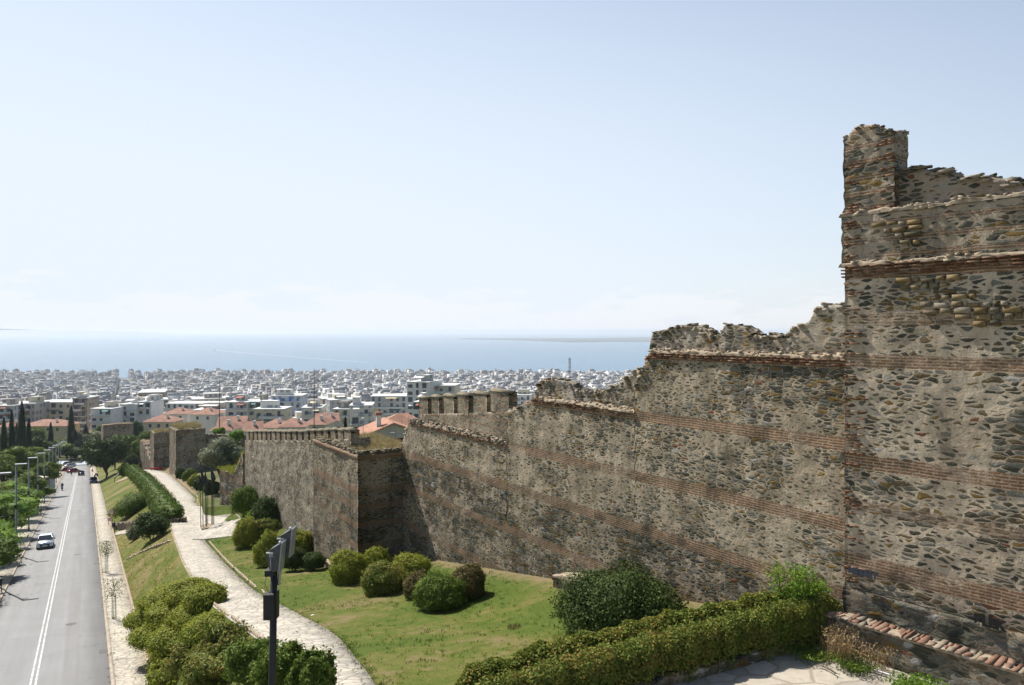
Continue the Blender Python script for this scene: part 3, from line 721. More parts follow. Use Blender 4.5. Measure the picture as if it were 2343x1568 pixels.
wallobj('broken_parapet', join(slab(-9, a + .2, cst(3.4), itp(tq), -.5, .8, .08, .1, .05, .03, 58), rubble((-8, a), itp(tq), -.5, -1.2, 220, 59, (.34, .06))), M['parapet'], r)
fin(r)
# 3. low bastion between the two lengths of wall
u0 = upx(922); v1 = 3.15; u1 = upx(717, v1)
r = wall_root('bastion', u0, v1, -14.8, WA, OW, DW, NW, 'low square bastion with brick bands and dry grass on top, projecting from the wall', 'tower')
wallobj('bastion_body', slab(u0, u1, lambda u: gz(*(OW + DW * u + NW * 3.3)) - .6, cst(-8.2), v1, 5.0, .13, .14, .04, 0, 61), M['bastion'], r)
wallobj('brick_cornice', slab(u0 - .06, u1 + .06, cst(-8.18), cst(-8.02), v1 + .07, 5.0, .13, .08, .03, 0, 62), M['bastion'], r)
wallobj('stone_kerb', join(slab(u0 + .1, u1 - .1, cst(-8.0), cst(-7.84), v1 - .12, .5, .1, .08, .05, .05, 63), rubble((u0, u1), cst(-7.82), v1 - .1, v1 - .5, 120, 64, (.24, .06)),
        slab(u0 + .12, u0 + .55, cst(-8.0), cst(-7.86), v1 - .6, 2.4, .1, .08, .05, .05, 65), rubble((u0 + .1, u0 + .5), cst(-7.84), v1 - .4, v1 - 3, 70, 66, (.24, .06))), M['capstone'], r)
fin(r); bastion_top = (u0, u1, v1)
# 4. crenellated wall beyond the bastion
v2 = 2.6
u0, u1 = upx(803, v2), upx(560, v2)
tz = prof([(803, 984), (750, 985), (690, 988), (630, 988), (560, 988)], v2)
r = wall_root('crenellated_wall', (u0 + u1) / 2, v2, -16, WA, OW, DW, NW, 'grey crenellated stone wall with a row of merlons beyond the bastion', 'wall')
gp = prof([(803, 1003), (750, 1006), (690, 1008), (630, 1008), (560, 1008)], v2)
wallobj('wall_face', slab(u0, u1, lambda u: gz(*(OW + DW * u + NW * (v2 + .4))) - .8, itp(gp), v2, 1.4, .15, .17, .05, 0, 71), M['wall2'], r)
n = 19; st = (u1 - u0) / n
for k in range(n):
    a = u0 + k * st; b = a + st * (.66 if k else .9)
    merlon(a, b, itp(gp)(a) - .1, itp(tz)((a + b) / 2), v2 + .01, .6, 80 + k, r, None)
fin(r)
# 5. ivy-topped buttress, two ruined towers, ruined lengths far down the slope
def block(name, pxa, Ya, ang, ln, th, ztop, label, cat, mat, seed, top=None, group=None, rag=.12, base=None, nrub=60):
    X = (pxa - CX) / F * Ya; O = Vector((X, Ya)); D = Vector((math.cos(ang), math.sin(ang))); N = Vector((-D.y, D.x))
    zb = min(gz(*(O + D * a + N * -b)) for a in (0, ln) for b in (0, th)) - 1.2 if base is None else base
    e = empty(name, (X, Ya, zb + 1.2), ang, label, cat, group); e['_base'] = (0, 0, zb + 1.2)
    zt = top if top else cst(ztop)
    wallobj('masonry', join(slab(0, ln, cst(zb), zt, 0, th, .3, .3, .09, rag, seed, 4, .12), rubble((0, ln), zt, 0, -th, nrub, seed, (.45, .14))), mat, e)
    fin(e); return e
R_ = Vector((-28.3, 82)); Lp = Vector((-32.6, 87)); an = math.atan2(5, -4.3)
stub = block('ruined_buttress', 555, 82, an, 6.6, 3.2, 0, 'ruined stone buttress with green turf on top at the far end of the crenellated wall', 'ruin', M['ruin'], 91,
      top=lambda u: -12.9 - 2.5 * min(1, max(0, (u - .4) / 2.3)) ** .7)
block('ruined_tower', 402, 150, WA, 7.8, 5.4, -19.1, 'wider and nearer of two ruined square towers far down the path, grass on top', 'tower', M['ruin'], 92, nrub=120)
block('ruined_tower', 352, 172, WA, 6.0, 5.6, -22.6, 'narrower ruined tower just left of the wide one down the path', 'tower', M['ruin'], 93, nrub=100)
block('ruined_wall', 345, 182, WA + .05, 14, 3.0, -27, 'ruined wall with a ragged sloping top behind the big dark tree', 'ruin', M['ruin'], 94, top=lambda u: -30.2 + 2.2 * min(1, max(0, (u - 3) / 6)) + .9 * min(1, u / 14), rag=.5)
block('ruined_wall', 272, 262, WA - .3, 12, 9, -40, 'low ruined block with yellow grass on its top beside the red roofed houses', 'ruin', M['ruin'], 95, top=lambda u: -36 - .2 * u, rag=.5)
block('ruined_wall', 236, 285, WA, 9, 10, -36, 'farthest ruined tower stump above the trees near the apartment blocks', 'ruin', M['ruin'], 96, top=lambda u: -34.5 - .1 * u, rag=.7)
block('ruined_wall', 455, 158, WA - 1.45, 9, 1.6, -22, 'low broken wall running right from the wide ruined tower', 'ruin', M['ruin'], 97, top=lambda u: -20.8 - .12 * u, rag=.3)
# low brick-coped wall in front of the tall tower
NTL = Vector((-.782, -.623)); OL = OT + NTL * .75
r = wall_root('low_wall', 0, .75, -9.1, TA, OT, DT, NT_, 'low stone wall with red brick coping at the foot of the tall tower', 'wall')
wallobj('wall_face', slab(-11, .55, cst(-9.5), cst(-8.18), 1.15, .5, .1, .1, .07, 0, 101), M['lowwall'], r)
V = []; Q = []; u = -11; rg = random.Random(5)
while u < .6:
    l = rg.uniform(.09, .22); w_ = .5
    if True:
        split = rg.random() < .55
        for (va, vb) in (((1.2, .92), (.92, .62)) if split else ((1.2, .62),)):
            o = len(V); h = rg.uniform(.02, .07); g = .02; j = lambda: rg.uniform(-.03, .03)
            zc = -8.17
            for z in (zc, zc + h):
                V += [(u + g + j(), vb + g + j(), z + j()), (u + l - g + j(), vb + g + j(), z + j()), (u + l - g + j(), va - g + j(), z + j() - .03), (u + g + j(), va - g + j(), z + j() - .03)]
            Q += [tuple(o + i for i in f) for f in ((3, 2, 1, 0), (4, 5, 6, 7), (0, 1, 5, 4), (1, 2, 6, 5), (2, 3, 7, 6), (3, 0, 4, 7))]
    u += l
wallobj('brick_coping', (V, Q), M['cope'], r)
wallobj('mortar_bed', slab(-11, .55, cst(-8.24), cst(-8.165), 1.17, .55, .12, .05, .02, .02, 103), M['limecap'], r)
fin(r)
# brick-topped footings that stick out of the grass along the curtain wall
for k, (x0, x1, yb, lab) in enumerate([(1265, 1330, 1345, 'brick capped masonry footing at the foot of the long wall, left of the big bush'), (1690, 1745, 1385, 'pale capped masonry footing at the foot of the long wall, right of the big bush')]):
    a, b = upx(x1, .9), upx(x0, .9); mz = lambda u: gz(*(OW + DW * u + NW * .9)); zt = max(mz(a), mz(b)) + .55
    e = wall_root('masonry_footing', a, .9, zt - .55, WA, OW, DW, NW, lab, 'footing')
    wallobj('footing_block', slab(a, b, lambda u: mz(u) - .4, lambda u: zt - (u - a) * .22, .9, .9, .1, .1, .05, .02, 110 + k), M['lowwall'], e)
    wallobj('cap', slab(a, b, lambda u: zt + .01 - (u - a) * .22, lambda u: zt + .13 - (u - a) * .22, .93, .8, .1, .06, .04, .03, 112 + k), M['cope2'] if 'cope2' in M else M['limecap'], e)
    fin(e)
e = wall_root('low_footing', upx(745, 4.2), 4.2, -16, WA, OW, DW, NW, 'low broken stone kerb running along the foot of the bastion beside the round bushes', 'footing')
a, b = upx(790, 4.2), upx(705, 4.2)
wallobj('footing_block', slab(a, b, lambda u: gz(*(OW + DW * u + NW * 4.2)) - .4, lambda u: gz(*(OW + DW * u + NW * 4.2)) + .35, 4.2, .6, .12, .1, .06, .06, 120), M['limecap'], e); fin(e)
# sprayed writing on the tower foot
M['spray'] = plain('black_spray_paint', (.012, .012, .013), .6); M['spray2'] = plain('faded_blue_spray_paint', (.05, .058, .075), .9)
def graffiti(txt, px, py, h, mat, label, v=.135):
    u, z = uz(px, py, v, **ok); p = OT + DT * u + NT_ * v
    cu = bpy.data.curves.new('graffiti', 'FONT'); cu.body = txt; cu.size = h; cu.extrude = .001; cu.offset = .028 * h / .4; cu.space_character = .95
    tmp = bpy.data.objects.new('tmp', cu); C.objects.link(tmp); bpy.context.view_layer.update()
    me = bpy.data.meshes.new_from_object(tmp); bpy.data.objects.remove(tmp)
    o = link('graffiti', me, mat); o.location = (p.x, p.y, z)
    o.rotation_euler = (math.pi / 2, 0, math.atan2(-DT.y, -DT.x)); tag(o, label, 'graffiti')
graffiti('BLEK', 2228, 1425, .34, M['spray'], 'black sprayed letters low on the tall tower near the right edge')
graffiti('NEFAST', 1940, 1310, .26, M['spray2'], 'faded blue sprayed letters under the lowest brick band of the tall tower')
# ---------------------------------------------------------------- plants
G = lambda *a: list(a)
M['leaf_green'] = leaf_mat('leaf_mid_green', [(.055, .09, .013), (.10, .15, .022), (.19, .235, .045)])
M['leaf_yellow'] = leaf_mat('leaf_yellow_green', [(.11, .145, .016), (.20, .225, .028), (.35, .33, .055)], .24)
M['leaf_rust'] = leaf_mat('leaf_green_with_rust', [(.045, .075, .012), (.085, .125, .02), (.15, .18, .032), (.22, .19, .04), (.27, .14, .045)])
M['leaf_dark'] = leaf_mat('leaf_dark_green', [(.026, .042, .010), (.05, .078, .018), (.10, .13, .035)], .12)
M['leaf_brown'] = leaf_mat('leaf_brownish', [(0.069, 0.065, 0.023), (0.122, 0.102, 0.034), (0.183, 0.138, 0.059)], .2)
M['leaf_bright'] = leaf_mat('leaf_bright_green', [(.06, .12, .016), (.13, .225, .028), (.25, .34, .05)], .3)
M['leaf_olive'] = leaf_mat('leaf_grey_olive', [(0.107, 0.123, 0.072), (0.183, 0.196, 0.117), (0.289, 0.290, 0.183)], .2)
M['leaf_hedge'] = leaf_mat('leaf_hedge', [(.045, .075, .010), (.080, .125, .018), (.15, .19, .03)])
M['leaf_cypress'] = leaf_mat('leaf_cypress', [(.012, .025, .010), (.024, .042, .015), (.04, .062, .02)], .1)
M['leaf_pine'] = leaf_mat('leaf_pine', [(0.053, 0.087, 0.016), (0.114, 0.160, 0.029), (0.228, 0.254, 0.059)], .25)
M['leaf_dry'] = leaf_mat('dry_stalks', [(.20, .13, .06), (.32, .22, .11), (.42, .32, .18)], .2)
M['leaf_drygrass'] = leaf_mat('dry_grass', [(.14, .13, .05), (.26, .21, .10), (.36, .30, .17)], .3)
M['bark'] = plain('bark', (.11, .08, .055), .95, 0, .35, 9, .1, .02)
M['twig'] = plain('bare_twigs', (.14, .11, .085), .95, 0, .3, 9)
def leafcloud(P_, N_, size, rg, asp=.55, spread=.75, up=.25):
    """bent leaf-sized faces at points P_, facing roughly along N_"""
    n = len(P_); N_ = N_ + rg.normal(0, spread, (n, 3)); N_[:, 2] += up
    N_ /= np.linalg.norm(N_, axis=1)[:, None] + 1e-9
    T = np.cross(N_, rg.normal(0, 1, (n, 3))); T /= np.linalg.norm(T, axis=1)[:, None] + 1e-9
    B = np.cross(N_, T); s = size * rg.uniform(.6, 1.35, n)[:, None]
    a = P_ - T * s; c = P_ + T * s; b = P_ + B * s * asp + N_ * s * .2; d = P_ - B * s * asp + N_ * s * .2
    V = np.stack([a, b, c, d], 1).reshape(-1, 3); Q = np.arange(n * 4).reshape(-1, 4)
    return V, Q
def sph(n, rg, zmin=-1.):
    d = rg.normal(0, 1, (int(n * 2.2) + 10, 3)); d /= np.linalg.norm(d, axis=1)[:, None]
    d = d[d[:, 2] > zmin]; return d[:n]
def lumps(d, seed, amp=.1, f=3.):
    rr = np.random.default_rng(seed); k = rr.normal(0, f, (7, 3)); ph = rr.uniform(0, 6.28, 7)
    s = np.zeros(len(d))
    for i in range(7): s += np.sin(d @ k[i] + ph[i])
    
    k2 = rr.normal(0, f * 2.8, (5, 3)); q = np.zeros(len(d))
    for i in range(5): q += np.sin(d @ k2[i] + ph[i])
    return 1 + amp * s / 2.2 + (.025 + amp * .28) * q / 1.8
_ico = {}
def ico(sub=3):
    if sub not in _ico:
        bm = bmesh.new(); bmesh.ops.create_icosphere(bm, subdivisions=sub, radius=1)
        _ico[sub] = (np.array([v.co[:] for v in bm.verts]), np.array([[v.index for v in f.verts] for f in bm.faces])); bm.free()
    return _ico[sub]
def combine(name, parts, mats):
    """parts: (V, Q or T, material index)"""
    Vs = []; Qs = []; Ts = []; mq = []; mt = []; o = 0
    for V, Fc, mi in parts:
        V = np.asarray(V); Fc = np.asarray(Fc)
        if len(V) == 0: continue
        Vs.append(V)
        if Fc.shape[1] == 4: Qs.append(Fc + o); mq += [mi] * len(Fc)
        else: Ts.append(Fc + o); mt += [mi] * len(Fc)
        o += len(V)
    me = npmesh(name, np.concatenate(Vs), np.concatenate(Qs) if Qs else None, np.concatenate(Ts) if Ts else None, mi=mq + mt)
    for m in mats: me.materials.append(m)
    return me
def crown(rx, ry, rz, seed, n, leaf, amp=.1, f=3., zmin=-.75, core=.72, squareness=0., shell=.30):
    rg = np.random.default_rng(seed); d = sph(n, rg, zmin)
    def shape(d):
        q = d.copy()
        if squareness: q = q / (np.abs(q) ** (2 + squareness * 4)).sum(1)[:, None] ** (1 / (2 + squareness * 4))
        return q
    L = lumps(d, seed, amp, f)[:, None]
    r = (1 - shell * rg.random(len(d)) ** 1.3 + (.05 * rg.normal(0, 1, len(d)) ** 2 * .6) + (rg.random(len(d)) < .012) * rg.uniform(.0, .14, len(d)))[:, None]
    sc = np.array([rx, ry, rz]); pts = shape(d) * L * r * sc
    V, Q = leafcloud(pts, d / sc * max(sc), leaf, rg)
    iv, it = ico(3); core_v = shape(iv) * lumps(iv, seed, amp, f)[:, None] * sc * core
    core_v[:, 2] = np.maximum(core_v[:, 2], zmin * rz * 1.0)
    return [(V, Q, 0), (core_v, it, 0)]
def limbs(pts_r, n=6):
    mb = MB()
    for pts, r in pts_r: mb.tube(pts, r, n)
    return mb
def shrub(px, yb, yt, hw, mat, label, cat='bush', name='round_bush', group=None, leaf=.055, seed=0, n=None, amp=.10, wy=1.0, sq=0., stem=True, g=None, f=3.2, zmin=-.6, gapz=.07, hh=None):
    """clipped bush whose near foot is seen at (px, yb), top at yt, half width hw pixels"""
    p = g if g is not None else hit(px, yb)
    r = hw / F * p.y; dr = Vector((p.x, p.y)).normalized() * r * .55 * wy
    c = Vector((p.x + dr.x, p.y + dr.y)); zg = min(gz(c.x, c.y), gz(c.x - r * .85, c.y) if zmin > -.2 else 99); zt = (HY - yt) / F * (c.y + r * .2)
    h = max(zt - zg, r * .7) if hh is None else hh
    e = empty(name, (c.x, c.y, zg - .03), random.uniform(0, 6.28) if wy == 1 else 0, label, cat, group)
    rz = h * (1 - gapz) / (1 + abs(zmin)) ; cz = h - rz
    n = n or int(min(22000, 1500 + 2.9 * (r * r * 4 + r * h * 4) / (leaf * leaf)))
    parts = crown(r, r * wy, rz, seed + int(px), n, leaf, amp, f, zmin, squareness=sq)
    parts = [(np.array(V) + np.array([0, 0, cz]), Q, m) for V, Q, m in parts]
    link('foliage', combine('foliage', parts, [mat]), None, e)
    if stem:
        rg = random.Random(int(px)); ts = []
        for k in range(5):
            a = rg.uniform(0, 6.28); ts.append(([(0.06 * math.cos(a), .06 * math.sin(a), -.05), (r * .25 * math.cos(a), r * .25 * math.sin(a), cz * .5), (r * .5 * math.cos(a), r * .5 * math.sin(a), cz)], [.05, .035, .015]))
        limbs(ts, 5).build('stem', M['bark'], e)
    return e
def tree(px, yb, yt, hw, mat, label, name='broadleaf_tree', group=None, leaf=.16, seed=0, Y=None, n=9000, clumps=16, trunk=.3, amp=.12, flat=.75, gnd=None, tr=.22, bark='bark'):
    if Y is None: p = gnd if gnd is not None else hit(px, yb)
    else: X = (px - CX) / F * Y; p = Vector((X, Y, gz(X, Y)))
    Yc = p.y; R = hw / F * Yc; zt = (HY - yt) / F * Yc; zg = p.z; H = zt - zg
    e = empty(name, (p.x, p.y, zg - .1), 0, label, 'tree', group)
    rg = np.random.default_rng(abs(seed + int(px * 3 + yb))); rr = random.Random(seed + int(px))
    base = H * trunk; cr = (H - base) / 2; cz = base + cr
    parts = []; br = []
    trunk_top = (rr.uniform(-.1, .1) * R, rr.uniform(-.1, .1) * R, cz)
    r0 = max(.08, min(.55, H * .028))
    br.append(([(0, 0, -.2), (0.03 * R, .02 * R, base * .6), (trunk_top[0] * .6, trunk_top[1] * .6, base + cr * .4), trunk_top], [r0 * 1.3, r0, r0 * .8, r0 * .4]))
    per = n // clumps
    for k in range(clumps):
        d = sph(1, rg, -.55)[0]; q = rg.uniform(.35, .86) if k > 3 else .35
        c = np.array([d[0] * R * q, d[1] * R * q, cz + d[2] * cr * q])
        s = rg.uniform(.34, .52); rx = R * s; rz = min(cr, R) * s * flat
        cl = crown(rx, rx * rg.uniform(.85, 1.15), max(rz, .3), abs(seed * 31 + k + int(px)), per, leaf, amp, 3.5, -.95, core=.72, shell=.34)
        for V, Q, m in cl: parts.append((np.array(V) + c, Q, 0))
        br.append(([(trunk_top[0] * .4, trunk_top[1] * .4, base * .9 + .1 * k / clumps * cr), (c[0] * .5, c[1] * .5, (base + c[2]) / 2 + .05 * cr), tuple(c)], [r0 * .5, r0 * .32, r0 * .12]))
    link('crown', combine('crown', parts, [mat]), None, e)
    limbs(br, 6).build('trunk', M[bark], e)
    return e
def cypress(px, yb, yt, hw, label, Y, group='cypresses beyond the park'):
    X = (px - CX) / F * Y; zg = gz(X, Y); zt = (HY - yt) / F * Y; H = zt - zg; R = hw / F * Y
    e = empty('cypress_tree', (X, Y, zg), 0, label, 'tree', group); rg = np.random.default_rng(int(px * 7))
    n = 3800; t = rg.random(n) ** .8; a = rg.uniform(0, 6.28, n)
    rad = R * np.interp(t, [0, .08, .35, .7, .9, 1], [.55, .9, 1, .72, .38, .05]) * (1 + .16 * np.sin(a * 3 + t * 17) + .1 * np.sin(a * 7 - t * 30)) * rg.uniform(.8, 1.05, n)
    z = .04 * H + t * H * .96; Pn = np.stack([rad * np.cos(a), rad * np.sin(a), z], 1); Nn = np.stack([np.cos(a), np.sin(a), .6 + 0 * a], 1)
    V, Q = leafcloud(Pn, Nn, .17, rg, .4, .4, .6)
    iv, it = ico(3); cv = iv.copy(); tt = (cv[:, 2] + 1) / 2
    rr = R * .8 * np.interp(tt, [0, .08, .35, .7, .9, 1], [.55, .9, 1, .72, .38, .02]); hl = np.hypot(cv[:, 0], cv[:, 1]) + 1e-6
    cv[:, 0] *= rr / hl; cv[:, 1] *= rr / hl; cv[:, 2] = .04 * H + tt * H * .93
    link('crown', combine('crown', [(V, Q, 0), (cv, it, 0)], [M['leaf_cypress']]), None, e)
    limbs([([(0, 0, -.3), (0, 0, H * .3)], [.25, .12])], 6).build('trunk', M['bark'], e)
# bushes on the lawn, near to far
gb = 'clipped round bushes on the lawn'
shrub(1418, 1440, 1297, 150, M['leaf_dark'], 'huge rounded dark green bush with a bare brown hollow, behind the long hedge', 'bush', 'large_bush', leaf=.052, seed=1, amp=.13, wy=.8, sq=.08, f=2.6, zmin=-.22, gapz=0)
shrub(1006, 1397, 1308, 58, M['leaf_green'], 'big round green bush at the front of the group of three on the lawn', group=gb, leaf=.045, seed=2, amp=.09)
shrub(955, 1368, 1308, 33, M['leaf_brown'], 'small brownish bush peeping out left of the big round one', group=gb, leaf=.045, seed=3, amp=.08)
shrub(1072, 1370, 1289, 40, M['leaf_brown'], 'round purple-brown bush just right of the big green one', group=gb, leaf=.045, seed=4, amp=.07)
shrub(941, 1325, 1267, 43, M['leaf_yellow'], 'bushy yellow-green dome nearest the inner corner of the bastion', group=gb, leaf=.05, seed=5)
shrub(876, 1361, 1286, 49, M['leaf_rust'], 'wide yellow-brown dome on the lawn in front of the bastion corner', group=gb, leaf=.05, seed=6)
shrub(860, 1312, 1253, 30, M['leaf_yellow'], 'pale feathery bush tucked behind two domes under the bastion', group=gb, leaf=.05, seed=7, amp=.12)
shrub(796, 1336, 1258, 41, M['leaf_yellow'], 'yellow-tipped dome left of the bastion corner', group=gb, leaf=.05, seed=8, amp=.12)
shrub(716, 1307, 1262, 24, M['leaf_dark'], 'small dark ball shaped bush on a short stem near the bastion footing', group=gb, leaf=.045, seed=9, gapz=.16)
shrub(672, 1308, 1252, 27, M['leaf_dark'], 'dark ball bush directly behind the floodlights', group=gb, leaf=.045, seed=10, gapz=.2)
shrub(684, 1268, 1213, 29, M['leaf_yellow'], 'shaggy light green bush behind and right of the floodlights', group=gb, leaf=.055, seed=11, amp=.14)
shrub(616, 1298, 1222, 33, M['leaf_yellow'], 'shaggy yellow-green bush left of the floodlights', group=gb, leaf=.055, seed=12, amp=.14)
shrub(566, 1253, 1186, 31, M['leaf_yellow'], 'upright yellow-green bush on the grass corner by the paved branch', group=gb, leaf=.055, seed=13, amp=.1)
shrub(608, 1228, 1187, 27, M['leaf_rust'], 'low rusty green bush between the yellow bushes and the wall', group=gb, leaf=.06, seed=14, amp=.12)
shrub(588, 1200, 1170, 24, M['leaf_bright'], 'loose bright green shrub sticking up over the clipped ones', group=gb, leaf=.07, seed=15, amp=.25)
shrub(612, 1208, 1140, 36, M['leaf_dark'], 'large dark bush against the foot of the crenellated wall', group=gb, leaf=.07, seed=16)
shrub(568, 1182, 1112, 38, M['leaf_green'], 'tallest rounded bush at the far end against the crenellated wall', group=gb, leaf=.07, seed=17)
shrub(592, 1168, 1122, 22, M['leaf_green'], 'rounded bush squeezed between the tallest one and the wall', group=gb, leaf=.07, seed=18)
gf = 'small round bushes below the far towers'
for k, (x, b, t, hw, m, lab) in enumerate([(412, 1096, 1070, 10, 'leaf_dark', 'leftmost small round bush at the foot of the wide ruined tower'), (432, 1100, 1074, 14, 'leaf_green', 'second small round bush below the wide ruined tower'),
        (447, 1115, 1086, 14, 'leaf_yellow', 'yellowish small bush left of the olive tree'), (463, 1122, 1092, 16, 'leaf_dark', 'dark small bush under the olive tree'), (484, 1132, 1098, 18, 'leaf_dark', 'dark round bush beside the turf topped buttress')]):
    shrub(x, b, t, hw, M[m], lab, group=gf, leaf=.10, seed=30 + k)
# tall hedge along the left of the path: an unbroken row of clipped plants
def hedge(name, line, w, h, mat, label, leaf, n, seed, amp=.16, cat='hedge', ztop=None, mound=.9, follow=False):
    """line: ground points; box-shaped foliage with a lumpy surface"""
    rg = np.random.default_rng(seed); L_ = [0.]
    for a, b in zip(line, line[1:]): L_.append(L_[-1] + (b - a).length)
    T = L_[-1]; xs = [p.x for p in line]; ys_ = [p.y for p in line]; zs = [p.z for p in line]
    def at(t): return np.stack([np.interp(t, L_, xs), np.interp(t, L_, ys_), np.interp(t, L_, zs)], -1)
    def dirn(t): d = at(np.minimum(t + .5, T)) - at(np.maximum(t - .5, 0)); d[..., 2] = 0; return d / np.linalg.norm(d, axis=-1)[..., None]
    def surf(t, a):      # a in 0..1 round the section from one foot over the top to the other
        d = dirn(t); nrm = np.stack([-d[..., 1], d[..., 0], 0 * d[..., 0]], -1); an = a * math.pi
        c, s_ = np.cos(an), np.sin(an); e_ = .42
        x = np.sign(c) * np.abs(c) ** e_; y = np.abs(s_) ** e_
        wl = w if not callable(w) else w(t); hl = h if not callable(h) else h(t)
        lump = 1 + amp * ((np.abs(np.sin(t * mound)) * 1.5 - 1) * .55 + np.sin(t * 1.9 + seed) * .3 + np.sin(t * 4.3 + a * 5) * .35 + np.sin(t * 9.1 + a * 9 + 2) * .3)
        endt = np.clip(np.minimum(t, T - t) / .6, .0, 1) ** .4
        off = x * wl / 2 * lump * endt
        P_ = at(t) + nrm * off[..., None]
        if follow: P_[..., 2] = [gz(q[0], q[1]) - .05 for q in P_]
        P_[..., 2] += y * hl * (1 + (lump - 1) * .5) * (.25 + .75 * endt)
        N_ = nrm * x[..., None]; N_[..., 2] += y; return P_, N_
    t = rg.uniform(0, T, n); a = rg.uniform(.0, 1, n); Ps, Ns = surf(t, a)
    Ps -= Ns * (rg.random(n) ** 1.2 * .30)[:, None]; Ps[:, 2] += (rg.random(n) < .04) * rg.uniform(0, .22, n) * h if not callable(h) else 0
    V, Q = leafcloud(Ps, Ns, leaf, rg, .55, .7, .1)
    nt, na = int(T / .2) + 2, 16; tt, aa = np.meshgrid(np.linspace(0, T, nt), np.linspace(0, 1, na), indexing='ij'); G_, GN = surf(tt.ravel(), aa.ravel())
    G_ = G_ - GN * .27
    GQ = np.array([(i * na + j, i * na + j + 1, (i + 1) * na + j + 1, (i + 1) * na + j) for i in range(nt - 1) for j in range(na - 1)])
    base = np.array(line[0]); e = empty(name, tuple(base), 0, label, cat)
    link('foliage', combine('foliage', [(V - base, Q, 0), (G_ - base, GQ, 0)], [mat]), None, e)
    mb = MB()
    for k in range(int(T / .8)):
        q = at(np.array([k * .8 + .3]))[0] - base; mb.tube([q + np.array([0, 0, -.2]), q + np.array([.03, .03, (h if not callable(h) else .7) * .6])], [.03, .02], 5)
    tag(mb.build('stems', M['bark'], e), kind='stuff'); return e
V3 = lambda x, y: Vector((x, y, gz(x, y)))
hp_ = [hit(412, 1196), hit(399, 1180), hit(385, 1158), hit(368, 1135), hit(348, 1112), hit(330, 1096), hit(312, 1082), hit(300, 1074)]
hp_ = [p + Vector((-.9, 0, 0)) for p in hp_]
hedge('clipped_hedge', [V3(p.x, p.y) for p in hp_], 2.5, 1.6, M['leaf_hedge'], 'tall billowing clipped hedge along the left side of the stone path', .12, 46000, 5, .36, mound=.42)
# long foreground hedge with its stone kerb
fh = [V3(9.8, 23.6), V3(8.0, 23.0), V3(5.6, 21.9), V3(3.0, 20.6), V3(.6, 19.2), V3(-1.3, 18.05)]
for p in fh: p.z = -9.35
hedge('long_hedge', fh, lambda t: np.interp(t, [0, 5, 9, 14], [1.7, 2.0, 2.1, 1.6]), lambda t: np.interp(t, [0, 1.5, 6, 11, 14], [1.7, 1.55, 1.42, 1.32, 1.25]), M['leaf_rust'],
      'long clipped hedge with rusty leaf tips running across the foreground to the tall tower', .042, 100000, 8, .14)
kl = [Vector((8.5, 22.7)), Vector((6.2, 21.3)), Vector((3.6, 19.95)), Vector((.8, 18.35)), Vector((-2.6, 16.6))]
e = empty('hedge_kerb', (3.6, 19.9, -9.1), 0, 'low stone kerb under the front of the long foreground hedge', 'kerb')
mb = MB(); rgk = random.Random(3)
for a, b in zip(kl, kl[1:]):
    L_ = (b - a).length; t = 0; an = math.atan2((b - a).y, (b - a).x)
    while t < L_ - .2:
        l = min(rgk.uniform(.3, .8), L_ - t); c = a + (b - a) * ((t + l / 2) / L_)
        mb.box((c.x - 3.6, c.y - 19.9, .12 + rgk.uniform(-.02, .02)), (l * .97, .34 + rgk.uniform(-.03, .03), .3), an); t += l
mb.build('kerb_stone', M['lowwall'], e, bevel=.03)
# tangle in the corner by the tower: leafy shoots, spiky leaves, dry weeds
e = empty('leafy_shoots', V3(8.9, 23.2) + Vector((0, 0, .1)), 0, 'tall leafy green shoots rising above the hedge against the tower corner', 'shrub')
rg = np.random.default_rng(77); parts = []; st = []
for k in range(9):
    x, y = rg.uniform(-1.1, .5), rg.uniform(-.5, .5); h = rg.uniform(1.5, 2.35); lx = rg.uniform(-.3, .3)
    st.append(([(x, y, 0), (x + lx * .4, y, h * .6), (x + lx, y, h)], [.03, .02, .008]))
    n = 420; t = rg.uniform(.35, 1, n); Pn = np.stack([x + lx * t + rg.normal(0, .16, n), y + rg.normal(0, .16, n), h * t + rg.normal(0, .06, n)], 1)
    V, Q = leafcloud(Pn, rg.normal(0, 1, (n, 3)), .06, rg, .42); parts.append((V, Q, 0))
link('foliage', combine('foliage', parts, [M['leaf_bright']]), None, e); limbs(st, 5).build('stems', M['bark'], e)
def blades(n, w, h0, spread, rg, droop=.35):
    """narrow curved blades rooted round the origin"""
    V = []; Q = []
    a = rg.uniform(0, 6.28, n); r = spread * np.sqrt(rg.random(n)); h = h0 * rg.uniform(.5, 1.1, n); ln = rg.uniform(0, droop, n) * h; la = rg.uniform(0, 6.28, n)
    x, y = r * np.cos(a), r * np.sin(a); px_, py_ = -np.sin(la) * w, np.cos(la) * w; lx, ly = np.cos(la) * ln, np.sin(la) * ln
    z0 = np.zeros(n)
    p = np.stack([np.stack([x - px_, y - py_, z0], 1), np.stack([x + px_, y + py_, z0], 1), np.stack([x + px_ * .7 + lx * .35, y + py_ * .7 + ly * .35, h * .6], 1), np.stack([x - px_ * .7 + lx * .35, y - py_ * .7 + ly * .35, h * .6], 1),
                  np.stack([x + lx, y + ly, h], 1)], 1)
    V = p.reshape(-1, 3); i = np.arange(n)[:, None] * 5
    return V, i + np.array([[0, 1, 2, 3]]), i + np.array([[3, 2, 4]])
def tuft(name, p, n, w, h, spread, mat, label, cat='plant', seed=0, droop=.5, group=None):
    rg = np.random.default_rng(seed); V, Q, T = blades(n, w, h, spread, rg, droop)
    me = npmesh(name, V, Q, T); me.materials.append(mat); o = bpy.data.objects.new(name, me); C.objects.link(o); o.location = p
    return tag(o, label, cat, group)
